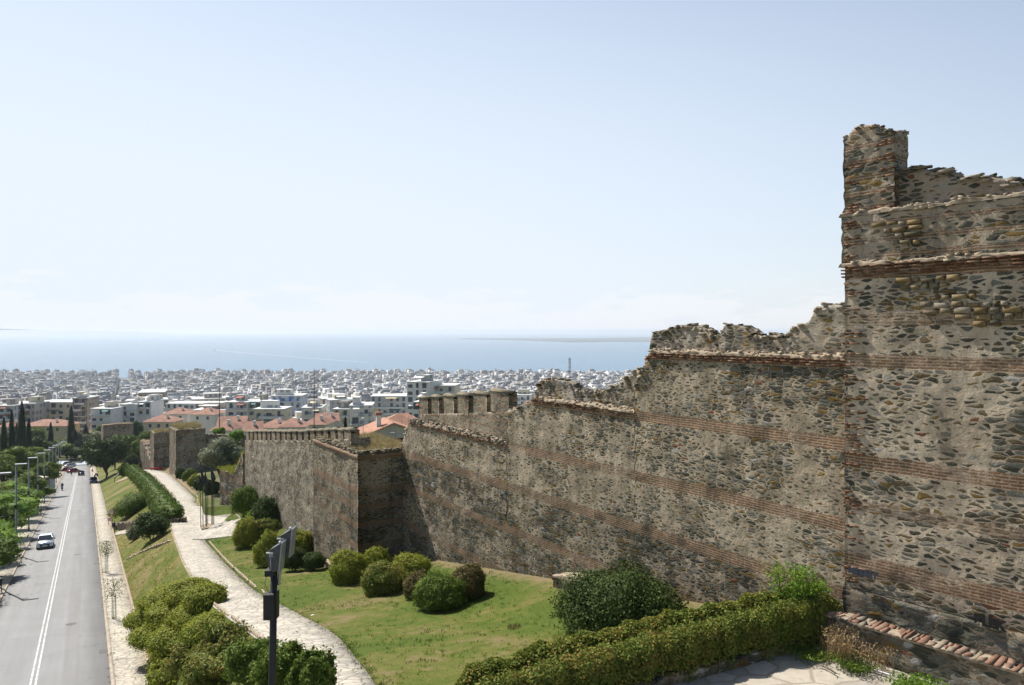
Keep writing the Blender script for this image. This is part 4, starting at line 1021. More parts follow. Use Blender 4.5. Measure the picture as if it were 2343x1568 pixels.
tuft('spiky_plant', V3(8.2, 22.75) + Vector((0, 0, .75)), 420, .012, .85, .35, M['leaf_green'], 'clump of narrow arching green leaves in the hedge near the tower', seed=3, droop=.9)
tuft('spiky_plant', V3(5.9, 22.9) + Vector((0, 0, .7)), 260, .012, .75, .3, M['leaf_hedge'], 'smaller clump of narrow leaves at the back of the hedge beside the pale footing', seed=13, droop=.9)
pw = P(3250 * .6049, 1500, 21.9); 
def weed(name, x, y, n, h, spread, mats, label, seed, leaf=.028):
    rg = np.random.default_rng(seed); z = max(gz(x, y), -9.1 if y < 24 else -99); e = empty(name, (x, y, z), 0, label, 'weed')
    V, Q, T = blades(n, .006, h, spread, rg, .7)
    m = int(n * 5); t = rg.random(m) ** .7; a = rg.uniform(0, 6.28, m); r = spread * (.3 + t) * np.sqrt(rg.random(m))
    LV, LQ = leafcloud(np.stack([r * np.cos(a), r * np.sin(a), h * .85 * t], 1), rg.normal(0, 1, (m, 3)), leaf, rg)
    link('foliage', combine('foliage', [(V, Q, 0), (V, T, 0), (LV, LQ, 0 if len(mats) == 1 else 1)], mats), None, e)
weed('dry_weed', 9.05, 21.55, 120, 1.0, .42, [M['leaf_dry']], 'tall brown dried weed in front of the low brick-coped wall, at the hedge end', 5)
weed('dry_weed', 9.75, 21.2, 110, .7, .6, [M['leaf_dry']], 'sprawling straw coloured weed leaning on the low wall', 6)
weed('green_weed', 8.35, 21.75, 200, .3, .65, [M['leaf_green']], 'mat of dark green weeds at the end of the hedge kerb', 7, .035)
weed('green_weed', 9.2, 20.9, 160, .35, .5, [M['leaf_hedge']], 'green weeds growing round the dried weed on the terrace edge', 8, .035)
weed('green_weed', 10.3, 19.75, 320, .2, .62, [M['leaf_bright']], 'bright green low plant beside the grey pipe on the terrace', 9, .04)
weed('dry_weed', 11.35, 18.95, 260, .22, .55, [M['leaf_dry']], 'flattened heap of dead straw at the foot of the low wall', 10)
weed('dry_weed', 12.2, 18.2, 160, .4, .3, [M['leaf_dry']], 'small dried weed nearest the bottom right corner', 11)
# planting on the bank, bottom left: overlapping low mounds
gbk = 'low shrubs massed on the bank'
for k, (x, y, hw, lab) in enumerate([(350, 1432, 44, 'left front mound of the yellow-green shrub mass, overhanging the pavement'), (382, 1392, 46, 'far left mound of the yellow-green shrub mass'), (432, 1378, 44, 'farthest mound of the yellow-green shrub mass'), (470, 1398, 36, 'right mound of the shrub mass, against the path edging'),
        (398, 1432, 50, 'middle mound of the yellow-green shrub mass'), (445, 1440, 46, 'right middle mound of the yellow-green shrub mass'), (372, 1478, 48, 'nearer left mound of the shrub mass beside the pavement'), (420, 1490, 54, 'nearest mound of the yellow-green shrub mass'), (478, 1478, 42, 'nearer right mound of the yellow-green shrub mass')]):
    shrub(x, y, 0, hw + 11, M['leaf_yellow'], lab, 'shrub', 'bank_shrub', gbk, leaf=.06, seed=200 + k, amp=.09, n=14000, f=2.0, zmin=-.5, gapz=0, hh=1.05, wy=1.25)
for k, (x, y, hw, h_, m, lab) in enumerate([(395, 1568, 52, .95, 'leaf_yellow', 'scrubby light bush at the bottom edge by the pavement'), (452, 1540, 56, 1.15, 'leaf_rust', 'leafy laurel left of the tallest one at the bottom edge'), (520, 1520, 60, 1.35, 'leaf_rust', 'tallest leafy laurel, left of the floodlight post'),
        (580, 1545, 56, 1.2, 'leaf_green', 'dark laurel directly behind the floodlight post'), (500, 1590, 70, 1.2, 'leaf_rust', 'nearest rusty-tipped laurel at the bottom edge'), (655, 1585, 56, 1.25, 'leaf_green', 'laurel just right of the floodlight post at the bottom edge'), (708, 1592, 46, 1.05, 'leaf_green', 'rightmost glossy laurel, over the near end of the path')]):
    shrub(x, y, 0, hw, M[m], lab, 'shrub', 'laurel_shrub', 'laurels at the bottom edge', leaf=.06, seed=230 + k, amp=.24, n=8500, f=3.4, zmin=-.5, gapz=0, hh=h_)
shrub(345, 1240, 1175, 34, M['leaf_dark'], 'small dark multi-stemmed tree casting shade on the bank left of the path', 'tree', 'small_tree', leaf=.09, seed=45, gapz=.3, amp=.2, n=8000)
shrub(306, 1236, 1206, 14, M['leaf_olive'], 'grey-green sprawling shrub left of the small dark tree', 'shrub', 'grey_shrub', leaf=.07, seed=46, amp=.25)
shrub(308, 1176, 1130, 34, M['leaf_hedge'], 'low spreading green juniper on the bank above the speed sign', 'shrub', 'spreading_shrub', leaf=.10, seed=47, amp=.15, wy=2.2, n=9000, zmin=-.3)
shrub(300, 1076, 1044, 15, M['leaf_dark'], 'dark bush at the far end of the tall hedge', leaf=.14, seed=49, amp=.2)
shrub(283, 1090, 1062, 12, M['leaf_green'], 'loose green bush next to the sloping pole', leaf=.14, seed=50, amp=.2)
# trees down the slope
e = tree(508, 1128, 990, 56, M['leaf_olive'], 'silver-grey olive tree in front of the crenellated wall end', 'olive_tree', leaf=.12, n=14000, clumps=20, trunk=.22, amp=.2, seed=60)
tree(243, 1094, 1003, 47, M['leaf_dark'], 'big dense dark green tree beside the parked cars at the foot of the bank', 'broadleaf_tree', leaf=.26, n=14000, clumps=22, trunk=.16, seed=61, flat=.95)
gr = 'trees along the left pavement'
st_ = [(62, 'leaf_bright', 'nearest street tree, cut by the left edge of the photo'), (71, 'leaf_hedge', 'second street tree from the viewer at the left edge'), (80, 'leaf_bright', 'third street tree from the viewer, beside the silver car'), (89, 'leaf_hedge', 'fourth street tree from the viewer'),
       (98, 'leaf_bright', 'fifth street tree from the viewer'), (107, 'leaf_bright', 'sixth street tree from the viewer'), (116, 'leaf_hedge', 'seventh street tree from the viewer'), (126, 'leaf_bright', 'eighth street tree from the viewer'), (137, 'leaf_hedge', 'ninth street tree from the viewer'),
       (149, 'leaf_yellow', 'tenth street tree from the viewer, by the grey panel'), (163, 'leaf_hedge', 'eleventh street tree from the viewer'), (178, 'leaf_yellow', 'twelfth street tree from the viewer'), (196, 'leaf_hedge', 'last small street tree before the parked cars')]
for k, (Y, m, lab) in enumerate(st_):
    X = (-9.7 - .479 * Y + random.uniform(-.4, .3)) / .878; g_ = Vector((X, Y, zroad(X, Y))); Hh = 5.4 + random.uniform(-.5, .8) - .5 * (k > 8)
    tree(CX + X / Y * F, 0, HY - (g_.z + Hh) / Y * F, (3.8 + random.uniform(-.3, .4) - .9 * (k > 8)) / Y * F, M[m], lab, 'street_tree', gr, leaf=.13, n=9000, clumps=22, trunk=.16, seed=70 + k, gnd=g_, flat=.85, amp=.2)
gp_ = 'umbrella pines in the park on the left'
for k, (x, Y, t, hw, lab) in enumerate([(85, 190, 1009, 30, 'tallest rounded pine crown in the park'), (48, 170, 1020, 38, 'wide clumpy pine left of the tallest one'), (10, 150, 1042, 36, 'pine at the left edge behind the street trees'),
        (100, 160, 1050, 32, 'lower pine behind the lamp posts'), (20, 128, 1092, 40, 'near pine half hidden by street trees'), (62, 135, 1080, 34, 'pine standing above the concrete kiosk roof'), (-25, 120, 1105, 50, 'pine just off the left corner')]):
    tree(x, 0, t, hw, M['leaf_pine'], lab, 'pine_tree', gp_, leaf=.2, n=6500, clumps=15, trunk=.35, seed=90 + k, Y=Y, flat=.7)
for x, t, hw, Y in [(8, 957, 7, 235), (26, 945, 8, 235), (16, 962, 8, 240), (49, 945, 13, 225), (60, 968, 10, 230), (98, 949, 12, 240), (70, 975, 9, 232)]: pass
cy = [(9, 955, 9, 225, 'cypress at the very left of the dark group'), (27, 938, 9, 230, 'slim cypress second from the left in the dark group'), (50, 918, 13, 226, 'tallest broad cypress of the dark group'), (66, 958, 8, 232, 'shorter cypress on the right flank of the tallest'),
      (38, 970, 9, 236, 'low cypress between the two tall ones'), (116, 966, 7, 303, 'narrow lone cypress left of the yellow house'), (163, 928, 10, 310, 'tall cypress in front of the cream wall'), (172, 983, 7, 308, 'short cypress right under the tall lone one'), (196, 971, 10, 312, 'squat cypress beside the small red roof')]
for x, t, hw, Y, lab in cy:
    x_ = x * 1.0 if x > 100 else x; cypress(x_ if x < 100 else x_ - 0, 0, t, hw, lab, Y)
gm = 'trees in the hollow before the town'
mid = [(152, 306, 1010, 34, 'leaf_green'), (190, 303, 1016, 32, 'leaf_dark'), (228, 306, 1006, 32, 'leaf_green'), (118, 304, 1012, 32, 'leaf_dark'), (175, 318, 992, 34, 'leaf_olive'), (215, 325, 988, 28, 'leaf_green'), (135, 322, 996, 26, 'leaf_green'), (95, 306, 1004, 28, 'leaf_dark'), (262, 225, 1012, 32, 'leaf_green'), (240, 300, 978, 26, 'leaf_olive'),
       (85, 262, 985, 34, 'leaf_dark'), (105, 235, 1022, 26, 'leaf_green'), (60, 232, 1018, 30, 'leaf_dark'), (100, 280, 998, 26, 'leaf_olive'), (28, 240, 1015, 30, 'leaf_green'), (112, 262, 1016, 20, 'leaf_dark'), (70, 300, 968, 30, 'leaf_green'), (20, 270, 985, 40, 'leaf_green'), (190, 310, 962, 22, 'leaf_olive'), (275, 275, 990, 24, 'leaf_hedge'), (300, 262, 985, 30, 'leaf_hedge'), (335, 255, 972, 26, 'leaf_hedge'), (305, 330, 957, 24, 'leaf_dark'), (285, 345, 962, 18, 'leaf_green'), (320, 240, 1000, 22, 'leaf_green')]
for k, (x, Y, t, hw, m) in enumerate(mid):
    kind = {'leaf_green': 'mid green', 'leaf_dark': 'dark green', 'leaf_olive': 'grey-green', 'leaf_hedge': 'bright green'}[m]
    tree(x, 0, t, hw, M[m], kind + ' spreading tree in the thick clump between the road end and the apartment blocks', 'broadleaf_tree', gm, leaf=.3, n=4200, clumps=12, trunk=.15, seed=120 + k, Y=Y, flat=.85)
for k, (x, Y, t, hw, m, lab) in enumerate([(498, 165, 960, 20, 'leaf_bright', 'bright green tree top behind the wide ruined tower'), (540, 130, 965, 22, 'leaf_bright', 'yellow-green tree rising left of the crenellated wall'), (520, 150, 985, 22, 'leaf_hedge', 'green tree between the tower and the crenellated wall'),
        (690, 110, 962, 22, 'leaf_bright', 'green tree top showing just over the merlons'), (845, 78, 985, 14, 'leaf_bright', 'small sapling by the orange tiled house'), (358, 450, 893, 17, 'leaf_dark', 'big dark tree beside the brown church like block'), (248, 420, 950, 12, 'leaf_olive', 'thin grey-green tree in front of the white blocks'), (180, 380, 952, 22, 'leaf_olive', 'feathery grey-green tree before the cream block'), (230, 330, 968, 16, 'leaf_green', 'round green tree by the market awnings')]):
    tree(x, 0, t, hw, M[m], lab, 'broadleaf_tree', None, leaf=.2, n=4200, clumps=12, trunk=.3, seed=150 + k, Y=Y)
cypress(790, 0, 955, 6, 'narrow cypress among the roofs behind the crenellated wall', 150, None)
cypress(1526 * .6049, 0, 946, 3, 'tiny pointed cypress behind the orange roof ridge', 170, None)
# dry grass on the bastion, turf on the buttress, loose tufts in the lawn
def tufts(name, pts, n_each, w, h, sp, mat, seed, parent=None):
    rg = np.random.default_rng(seed); Vs = []; Qs = []; Ts = []; o = 0
    for p in pts:
        V, Q, T = blades(n_each, w, h * rg.uniform(.6, 1.3), sp, rg, .6); Vs.append(V + np.array(p)); Qs.append(Q + o); Ts.append(T + o); o += len(V)
    me = npmesh(name, np.concatenate(Vs), np.concatenate(Qs), np.concatenate(Ts)); me.materials.append(mat)
    ob = bpy.data.objects.new(name, me); C.objects.link(ob); return tag(ob, kind='stuff')
rg = np.random.default_rng(5); a, b, vv = bastion_top; pts = []
mb = MB()
c4 = [OW + DW * u + NW * v for u, v in ((a + .3, vv - .3), (b - .3, vv - .3), (b - .3, vv - 4.6), (a + .3, vv - 4.6))]
for _ in range(900):
    u, v = rg.uniform(a + .3, b - .3), rg.uniform(vv - 4.5, vv - .3); q = OW + DW * u + NW * v; pts.append((q.x, q.y, -8.03))
tufts('dry_grass', pts, 9, .012, .45, .16, M['leaf_drygrass'], 6)
pts = []
for _ in range(500):
    u, v = rg.uniform(-.4, 7), rg.uniform(-3.1, 0); N = Vector((-.758, -.652)); D = Vector((-.652, .758)); q = R_ + D * u + N * v
    pts.append((q.x, q.y, -12.9 - 2.5 * min(1, max(0, (u - .4) / 2.3)) ** .7 - .02))
tufts('turf', pts, 12, .02, .35, .25, M['leaf_yellow'], 7)
for (pxa, Ya, ln, th, zt_, sd) in ((402, 150, 7.8, 5.4, -19.1, 1), (352, 172, 6., 5.6, -22.6, 2)):
    O = Vector(((pxa - CX) / F * Ya, Ya)); pts = []
    for _ in range(220):
        q = O + DW * rg.uniform(.3, ln - .3) + NW * -rg.uniform(.4, th - .3); pts.append((q.x, q.y, zt_ - .05 + rg.uniform(0, .5 if sd == 1 else .1)))
    tufts('dry_grass', pts, 10, .03, .6, .3, M['leaf_drygrass'], 20 + sd)
pts = []
for _ in range(5200):       # coarser tufts standing in the lawn and along the path edges
    y = 17 + 60 * rg.random() ** 1.4; i = int(np.searchsorted(YN, y)); f = rg.random()
    xl, xr = L6[0][i] + .05, L7[0][i] - .2
    x = xl + (xr - xl) * f if rg.random() < .8 else xl + rg.uniform(-.18, .3)
    if y < 23 and x > -3: continue
    pts.append((x, y, gz(x, y) - .02))
tufts('lawn_tufts', pts, 7, .010, .10, .12, M['leaf_hedge'], 8)
pts = []
for _ in range(3500):
    y = 24 + 90 * rg.random() ** 1.3; i = int(np.searchsorted(YN, y)); f = rg.random()
    x = L4[0][i] + .3 + (L5[0][i] - L4[0][i] - .4) * f; pts.append((x, y, gz(x, y) - .02))
tufts('bank_tufts', pts, 7, .014, .14, .16, M['leaf_yellow'], 9)
pts = []
for k in range(260):        # weeds in the gutter and in the pavement tree pits
    y = 34 + 100 * rg.random() ** 1.2; o0 = rg.choice([1.16, 1.36, 2.92]); x = (o0 + rg.normal(0, .04) - .479 * y) / .878; pts.append((x, y, zroad(x, y) + .1))
tufts('pavement_weeds', pts, 10, .012, .09, .12, M['leaf_hedge'], 10)
# ---------------------------------------------------------------- the town
def facade_mat(name, cols, island=False, win=.62, roof=(.36, .35, .33)):
    t = NT(name, .9, .2); g = t.n('NewGeometry'); p = g.outputs['Position']; nn = g.outputs['Normal']
    sn = t.n('SeparateXYZ', {0: nn}); sp = t.n('SeparateXYZ', {0: p})
    along = t.math('SUBTRACT', t.math('MULTIPLY', sp.outputs[1], sn.outputs[0]), t.math('MULTIPLY', sp.outputs[0], sn.outputs[1]))
    z = sp.outputs[2]; fl = t.math('DIVIDE', z, 3.05); fz = t.math('FRACT', fl); fx_ = t.math('DIVIDE', along, 2.9); fx = t.math('FRACT', fx_)
    cell = t.n('CombineXYZ', {0: t.math('FLOOR', fx_), 1: t.math('FLOOR', fl), 2: t.math('MULTIPLY', sn.outputs[0], 3.1)}).outputs[0]
    rnd = t.n('TexWhiteNoise', {'Vector': cell}).outputs['Value']
    wz = t.math('MULTIPLY', t.math('GREATER_THAN', fz, .28), t.math('LESS_THAN', fz, .80))
    wx = t.math('MULTIPLY', t.math('GREATER_THAN', fx, .22), t.math('LESS_THAN', fx, t.math('ADD', .55, t.math('MULTIPLY', rnd, .4))))
    wm = t.math('MULTIPLY', t.math('MULTIPLY', wz, wx), t.math('GREATER_THAN', rnd, .18))
    if island: r = g.outputs['Random Per Island']
    else: r = t.n('ObjectInfo').outputs['Random']
    base = t.ramp(r, [(i / len(cols), c) for i, c in enumerate(cols)], True) if len(cols) > 1 else t.n('RGB').outputs[0]
    if len(cols) == 1: t.t.nodes[-1].outputs[0].default_value = (*cols[0], 1)
    nz = t.noise(.12, 4, .7).outputs[0]; base = t.scale(base, t.mr(nz, .3, .7, .82, 1.1, False))
    wc = t.ramp(t.math('FRACT', t.math('MULTIPLY', rnd, 7.3)), [(0, (.05, .06, .075)), (.4, (.10, .115, .14)), (.7, (.16, .15, .13)), (.88, (.07, .12, .24))], True)
    c = t.mix(t.math('MULTIPLY', wm, win), base, wc)
    rn = t.noise(.35, 3, .6).outputs[0]
    rc = t.scale(t.ramp(t.math('FRACT', t.math('MULTIPLY', r, 13.7)), [(0, roof), (.25, (.24, .23, .22)), (.45, (.50, .49, .47)), (.65, (.34, .30, .26)), (.80, (.66, .65, .63))], True), t.mr(rn, .3, .7, .75, 1.2, False))
    c = t.mix(t.math('GREATER_THAN', sn.outputs[2], .5), c, rc); t.col(c); return t.m
PAL = {'white': (.68, .65, .60), 'cream': (.56, .50, .38), 'grey': (.44, .43, .40), 'pale blue-grey': (.48, .50, .52), 'beige': (.48, .42, .34), 'brownish': (.30, .25, .20), 'dull yellow': (.52, .44, .26)}
FM = {k: facade_mat('facade_' + k.replace(' ', '_').replace('-', '_'), [v]) for k, v in PAL.items()}
PM = {k: plain('render_' + k.replace(' ', '_').replace('-', '_'), v, .9, 0, .12, .4) for k, v in PAL.items()}
M['cityfar'] = facade_mat('far_facades', [(.50, .48, .44), (.42, .41, .38), (.55, .51, .43), (.30, .29, .27), (.46, .41, .32), (.38, .40, .44), (.60, .58, .54), (.25, .22, .19), (.50, .46, .38), (.36, .33, .29)], True, .85, (.26, .25, .24))
M['slabw'] = plain('balcony_concrete', (.55, .55, .53), .9, 0, .15, .8)
M['winglass'] = plain('window_dark', (.06, .075, .10), .25, 0, .4, .9, .5)
M['shutter'] = plain('blue_shutter', (.07, .16, .42), .6)
M['awn_w'] = plain('white_awning', (.70, .69, .66), .8); M['awn_c'] = plain('cream_awning', (.62, .50, .33), .8); M['awn_g'] = plain('green_awning', (.10, .24, .22), .8); M['awn_r'] = plain('red_awning', (.34, .10, .07), .8)
def tile_mat(name, a, c1=(.42, .17, .10), c2=(.34, .13, .08), pitch=.26):
    t = NT(name, .85, .2); p = t.pos(); ax, ay = math.cos(a), math.sin(a)
    al = t.n('VectorMath', {0: p, 1: (ax, ay, 0)}, operation='DOT_PRODUCT').outputs['Value']
    al2 = t.n('VectorMath', {0: p, 1: (-ay, ax, 0)}, operation='DOT_PRODUCT').outputs['Value']
    s1 = t.math('ABSOLUTE', t.math('SINE', t.math('MULTIPLY', al, math.pi / pitch))); s2 = t.math('FRACT', t.math('DIVIDE', al2, .36))
    n = t.noise(1.1, 5, .7).outputs[0]; n2 = t.noise(7, 3, .6).outputs[0]
    c = t.mix(t.mr(n, .35, .65), c1, c2); c = t.scale(c, t.mr(s1, 0, .45, .55, 1.05)); c = t.scale(c, t.mr(n2, .3, .7, .8, 1.2, False)); c = t.scale(c, t.mr(s2, 0, .15, .75, 1))
    t.col(c); t.bump(s1, .8, .06); return t.m
M['tile'] = tile_mat('roof_tiles', WA); M['tile_far'] = plain('far_roof_tiles', (.29, .155, .108), .9, 0, .3, .5)
UNIT = {}
def unit(mat, par, name, c, size, rz=0, rx=0):
    """a box part: one shared cube mesh per material, scaled"""
    if mat.name not in UNIT:
        m = MB(); m.box((0, 0, 0), (1, 1, 1)); me = m.mesh('block_' + mat.name); me.materials.append(mat); UNIT[mat.name] = me
    o = bpy.data.objects.new(name, UNIT[mat.name]); C.objects.link(o); o.location = c; o.scale = size; o.rotation_euler = (rx, 0, rz)
    if par: o.parent = par
    return o
def building(x, y, wd, dp, H, rz, col, label, rich=0, group=None, rg=random, zb=None, floors=None, roofs=True, awn=None, win_mat=None, noproc=False):
    """front of the block faces local -y"""
    zb = gz(x, y) - 1 if zb is None else zb
    e = empty('apartment_building', (x, y, zb), rz, label, 'building', group)
    wm = PM[col] if (rich and noproc) else FM[col]
    unit(wm, e, 'wall', (0, dp / 2, H / 2), (wd, dp, H))
    unit(M['slabw'], e, 'parapet', (0, dp / 2, H + .2), (wd + .5, dp + .5, .4))
    if roofs:
        pw, pd = wd * rg.uniform(.3, .6), dp * rg.uniform(.3, .6); px_ = rg.uniform(-.5, .5) * (wd - pw) * .8
        unit(FM[rg.choice(['white', 'grey', 'white', 'cream', 'beige'])], e, 'stair_tower', (px_, dp * rg.uniform(.4, .7), H + .4 + 1.3), (pw, pd, 2.6))
        if rg.random() < .5: unit(M[awn or rg.choice(['awn_w', 'awn_w', 'awn_c', 'slabw'])], e, 'awning', (px_ * -.6, dp * .2, H + 2.2), (wd * rg.uniform(.25, .5), 3.2, .12), 0, .12)
    nf = floors or max(2, int(H / 3.05)); fh = H / nf
    vis = min(nf, 5 if rich else 4)
    for k in range(vis):
        zt = H - fh * (k + 1) + .05
        if rich < 2:
            bw = wd * rg.choice([.92, .6, .45, .8]); unit(M['slabw'], e, 'balcony', (rg.choice([-1, 0, 1]) * (wd - bw) * .45, -.6, zt + .45), (bw, 1.2, .95 if rg.random() < .6 else .25))
        if rich:
            nw = max(2, int(wd / 3.1)); st = wd / nw
            for j in range(nw):
                if rg.random() < .12: continue
                ww, wh = rg.choice([1.2, 1.4, 2.0]), rg.choice([1.4, 2.1])
                unit(win_mat if (win_mat and k == 0) else M['winglass'], e, 'window', (-wd / 2 + st * (j + .5), -.02, zt + .75 + wh / 2), (ww, .12, wh))
            if rg.random() < .35: unit(M[awn or rg.choice(['awn_w', 'awn_g', 'awn_c', 'awn_r'])], e, 'awning', (rg.uniform(-.3, .3) * wd, -1.0, zt + fh * .82), (wd * .3, 1.5, .1), 0, .35)
    return e
used = []
def bpx(x0, x1, yt, Y, floors, dp, rz, col, label, rich=1, **k):
    xa, xb = (x0 - CX) / F * Y, (x1 - CX) / F * Y; zt = (HY - yt) / F * Y; xm = (xa + xb) / 2; zb = gz(xm, Y) - 2
    used.append((xm, Y, max(xb - xa, dp) * .62)); return building(xm, Y, (xb - xa) / math.cos(rz) * .98, dp, zt - zb, rz, col, label, rich, floors=max(2, round((zt - zb) / 3.1)), zb=zb, **k)
rb = random.Random(11)
bpx(80, 165, 922, 372, 0, 14, .0, 'cream', 'plain cream block with few windows behind the tall lone cypress', 2, noproc=True, rg=rb, roofs=False)
bpx(166, 199, 912, 366, 0, 12, .05, 'brownish', 'brown balconied block with a cream roof canopy right of the plain cream block', 1, rg=rb, awn='awn_c')
bpx(206, 256, 937, 352, 0, 12, -.05, 'white', 'white four storey block with balcony rows left of the twin white block', 1, noproc=True, rg=rb)
bpx(275, 312, 927, 362, 0, 13, .0, 'white', 'left half of the twin white block with paired windows above the hollow', 1, noproc=True, rg=rb)
bpx(314, 346, 921, 364, 0, 13, .0, 'white', 'right half of the twin white block next to the big dark tree', 1, noproc=True, rg=rb)
bpx(32, 78, 925, 360, 0, 12, .02, 'grey', 'grey block with long balconies behind the dark cypresses', 1, rg=rb)
bpx(-6, 30, 930, 350, 0, 12, .1, 'pale blue-grey', 'blue-grey block with strip windows at the left edge of the town', 1, rg=rb)
bpx(320, 373, 899, 520, 0, 26, .35, 'brownish', 'massive brown windowless block like an old church above the dark tree', 2, noproc=True, rg=rb, roofs=False)
bpx(378, 500, 925, 420, 0, 14, -.02, 'grey', 'long low grey hall with a bright white roof edge behind the red hipped roofs', 2, noproc=True, rg=rb, roofs=False)
bpx(515, 566, 922, 330, 0, 12, -.05, 'white', 'white block with a glazed top floor and red roof strip, left of the blue shutters', 1, rg=rb, awn='awn_r')
bpx(566, 600, 921, 332, 0, 12, -.05, 'white', 'white block with an open columned top floor', 1, rg=rb)
bpx(620, 690, 907, 372, 0, 13, .02, 'pale blue-grey', 'pale block with bright blue shutters on its top floor', 1, rg=rb, win_mat=M['shutter'])
bpx(846, 931, 908, 400, 0, 14, .0, 'grey', 'long grey block with shuttered balconies left of the tall white block', 1, noproc=True, rg=rb, roofs=False)
bpx(929, 980, 876, 330, 0, 16, -.3, 'white', 'tall white slab block rising behind the merlons', 2, noproc=True, rg=rb)
bpx(978, 1040, 884, 336, 0, 14, -.12, 'cream', 'cream top floors with a long balcony right behind the merlons', 1, noproc=True, rg=rb, roofs=False)
bpx(946, 968, 922, 260, 0, 10, -.2, 'white', 'small white gable block between the orange roof and the merlons', 2, noproc=True, rg=rb)
bpx(760, 800, 938, 300, 0, 12, -.1, 'cream', 'low cream flats with white roof awnings behind the crenellated wall', 1, rg=rb)
bpx(690, 735, 935, 300, 0, 12, .1, 'white', 'white flats with a terrace roof left of the narrow mast', 1, rg=rb)
bpx(800, 850, 930, 270, 0, 12, .1, 'white', 'white flats with cream awnings above the globe lamp', 1, rg=rb)
bpx(580, 650, 938, 290, 0, 10, .0, 'cream', 'cream low row with a flat roof before the blue shuttered block', 1, rg=rb)
bpx(440, 515, 940, 345, 0, 10, .0, 'grey', 'grey low row left of the glazed top floor', 1, rg=rb)
bpx(1160, 1215, 905, 430, 0, 12, -.1, 'white', 'white low block seen through the gap right of the merlons', 1, rg=rb)
bpx(1195, 1222, 898, 440, 0, 10, .2, 'cream', 'pinkish gable beside the ruined parapet', 2, noproc=True, rg=rb)
# tiled houses
def house(x0, x1, yt, Y, dp, hw_, rz, wallc, label, hip=True, rh=2.2, group=None, zb=None, mat=None):
    xa, xb = (x0 - CX) / F * Y, (x1 - CX) / F * Y; W_ = xb - xa; xm = (xa + xb) / 2; zt = (HY - yt) / F * Y; zg = gz(xm, Y) - 1
    e = empty('tiled_house', (xm, Y, zg), rz, label, 'house', group); H = zt - rh - zg
    unit(PM[wallc], e, 'wall', (0, dp / 2, H / 2), (W_ * .94, dp * .92, H))
    mb = MB(); a, b = W_ / 2 + .3, dp / 2 + .3; i = min(b, a * .9) if hip else 0; c = dp / 2
    v = [(-a, c - b, H - .1), (a, c - b, H - .1), (a, c + b, H - .1), (-a, c + b, H - .1), (-a + i, c, H + rh), (a - i, c, H + rh)]
    mb.add(v, [(0, 1, 5, 4), (2, 3, 4, 5), (1, 2, 5), (3, 0, 4), (3, 2, 1, 0)]); mb.build('roof', mat or M['tile_far'], e)
    ch = unit(PM['white'], e, 'chimney', (W_ * .2, dp * .3, H + rh * .8), (.7, .7, 1.6))
    for k in range(max(1, int(W_ / 4))): unit(M['winglass'], e, 'window', (-W_ * .4 + W_ * .8 * (k + .5) / max(1, int(W_ / 4)), dp * .04 - .03, H - 1.6), (1.0, .1, 1.3))
    used.append((xm, Y, max(W_, dp) * .62)); return e
house(372, 428, 935, 330, 12, 0, .1, 'white', 'white house with a terracotta hipped roof and skylight below the dark tree')
house(432, 492, 936, 322, 12, 0, -.05, 'white', 'white house with a long red roof right of the skylight house')
house(326, 398, 952, 300, 10, 0, .05, 'cream', 'low house with a broad red hipped roof in front of the white houses')
house(-10, 40, 965, 335, 12, 0, .0, 'cream', 'red roofed house behind the cypresses at the left edge')
house(45, 150, 963, 338, 13, 0, .03, 'dull yellow', 'long yellow house with a faded red roof behind the cypresses')
house(182, 226, 986, 345, 9, 0, .3, 'white', 'small red roofed shed right of the squat cypress')
house(498, 560, 956, 250, 9, 0, .2, 'dull yellow', 'yellow gabled house with a red roof left of the dark red row', hip=False)
house(540, 600, 968, 225, 9, 0, .35, 'white', 'white gabled house with a red roof just left of the merlons', hip=False)
house(585, 650, 962, 240, 9, 0, -.2, 'grey', 'grey house with a patchy red roof above the merlons')
house(636, 700, 960, 235, 9, 0, .15, 'white', 'house with a red hipped roof near the green tree top')
house(690, 745, 955, 245, 9, 0, -.1, 'cream', 'house with an orange roof next to the tall mast')
house(725, 775, 948, 262, 9, 0, .3, 'grey', 'house with a dark red metal roof right of the tall mast', hip=False)
house(810, 850, 930, 330, 9, 0, .0, 'cream', 'small red hipped roof in front of the long grey block')
house(480, 530, 966, 215, 9, 0, .0, 'white', 'red roof peeping through the trees left of the crenellated wall')
# the orange tiled house right behind the walls
Yh = 128; ax_ = P(900.9, 968.5, Yh); zg = gz(ax_.x, ax_.y)
RA = math.atan2(4.5, -1.55) - math.pi / 2
e = empty('tiled_house', (ax_.x, ax_.y, ax_.z), RA, 'near house with bright orange tiled gable roof just behind the bastion', 'house')
mb = MB(); w2 = 5.0; d_ = 9.5; dr = 1.95
mb.add([(-w2, 0, -dr), (0, 0, 0), (0, d_, 0), (-w2, d_, -dr), (-w2, 0, -dr - .12), (0, 0, -.12), (0, d_, -.12), (-w2, d_, -dr - .12), (w2, 0, -dr), (w2, d_, -dr), (w2, 0, -dr - .12), (w2, d_, -dr - .12)],
       [(0, 1, 2, 3), (4, 7, 6, 5), (1, 8, 9, 2), (5, 6, 11, 10), (0, 4, 5, 1), (1, 5, 10, 8), (3, 7, 4, 0), (8, 10, 11, 9)])
M['tile_orange'] = tile_mat('orange_roof_tiles', RA + math.pi / 2, (.44, .235, .155), (.36, .185, .12), .27)
mb.build('roof', M['tile_orange'], e)
mb = MB(); mb.prism([(-w2 + .5, -dr - 6), (w2 - .5, -dr - 6), (w2 - .5, -dr + .1), (0, -.14), (-w2 + .5, -dr + .1)], .5, d_ - .5, 'y'); mb.build('wall', PM['cream'], e)
mb = MB()
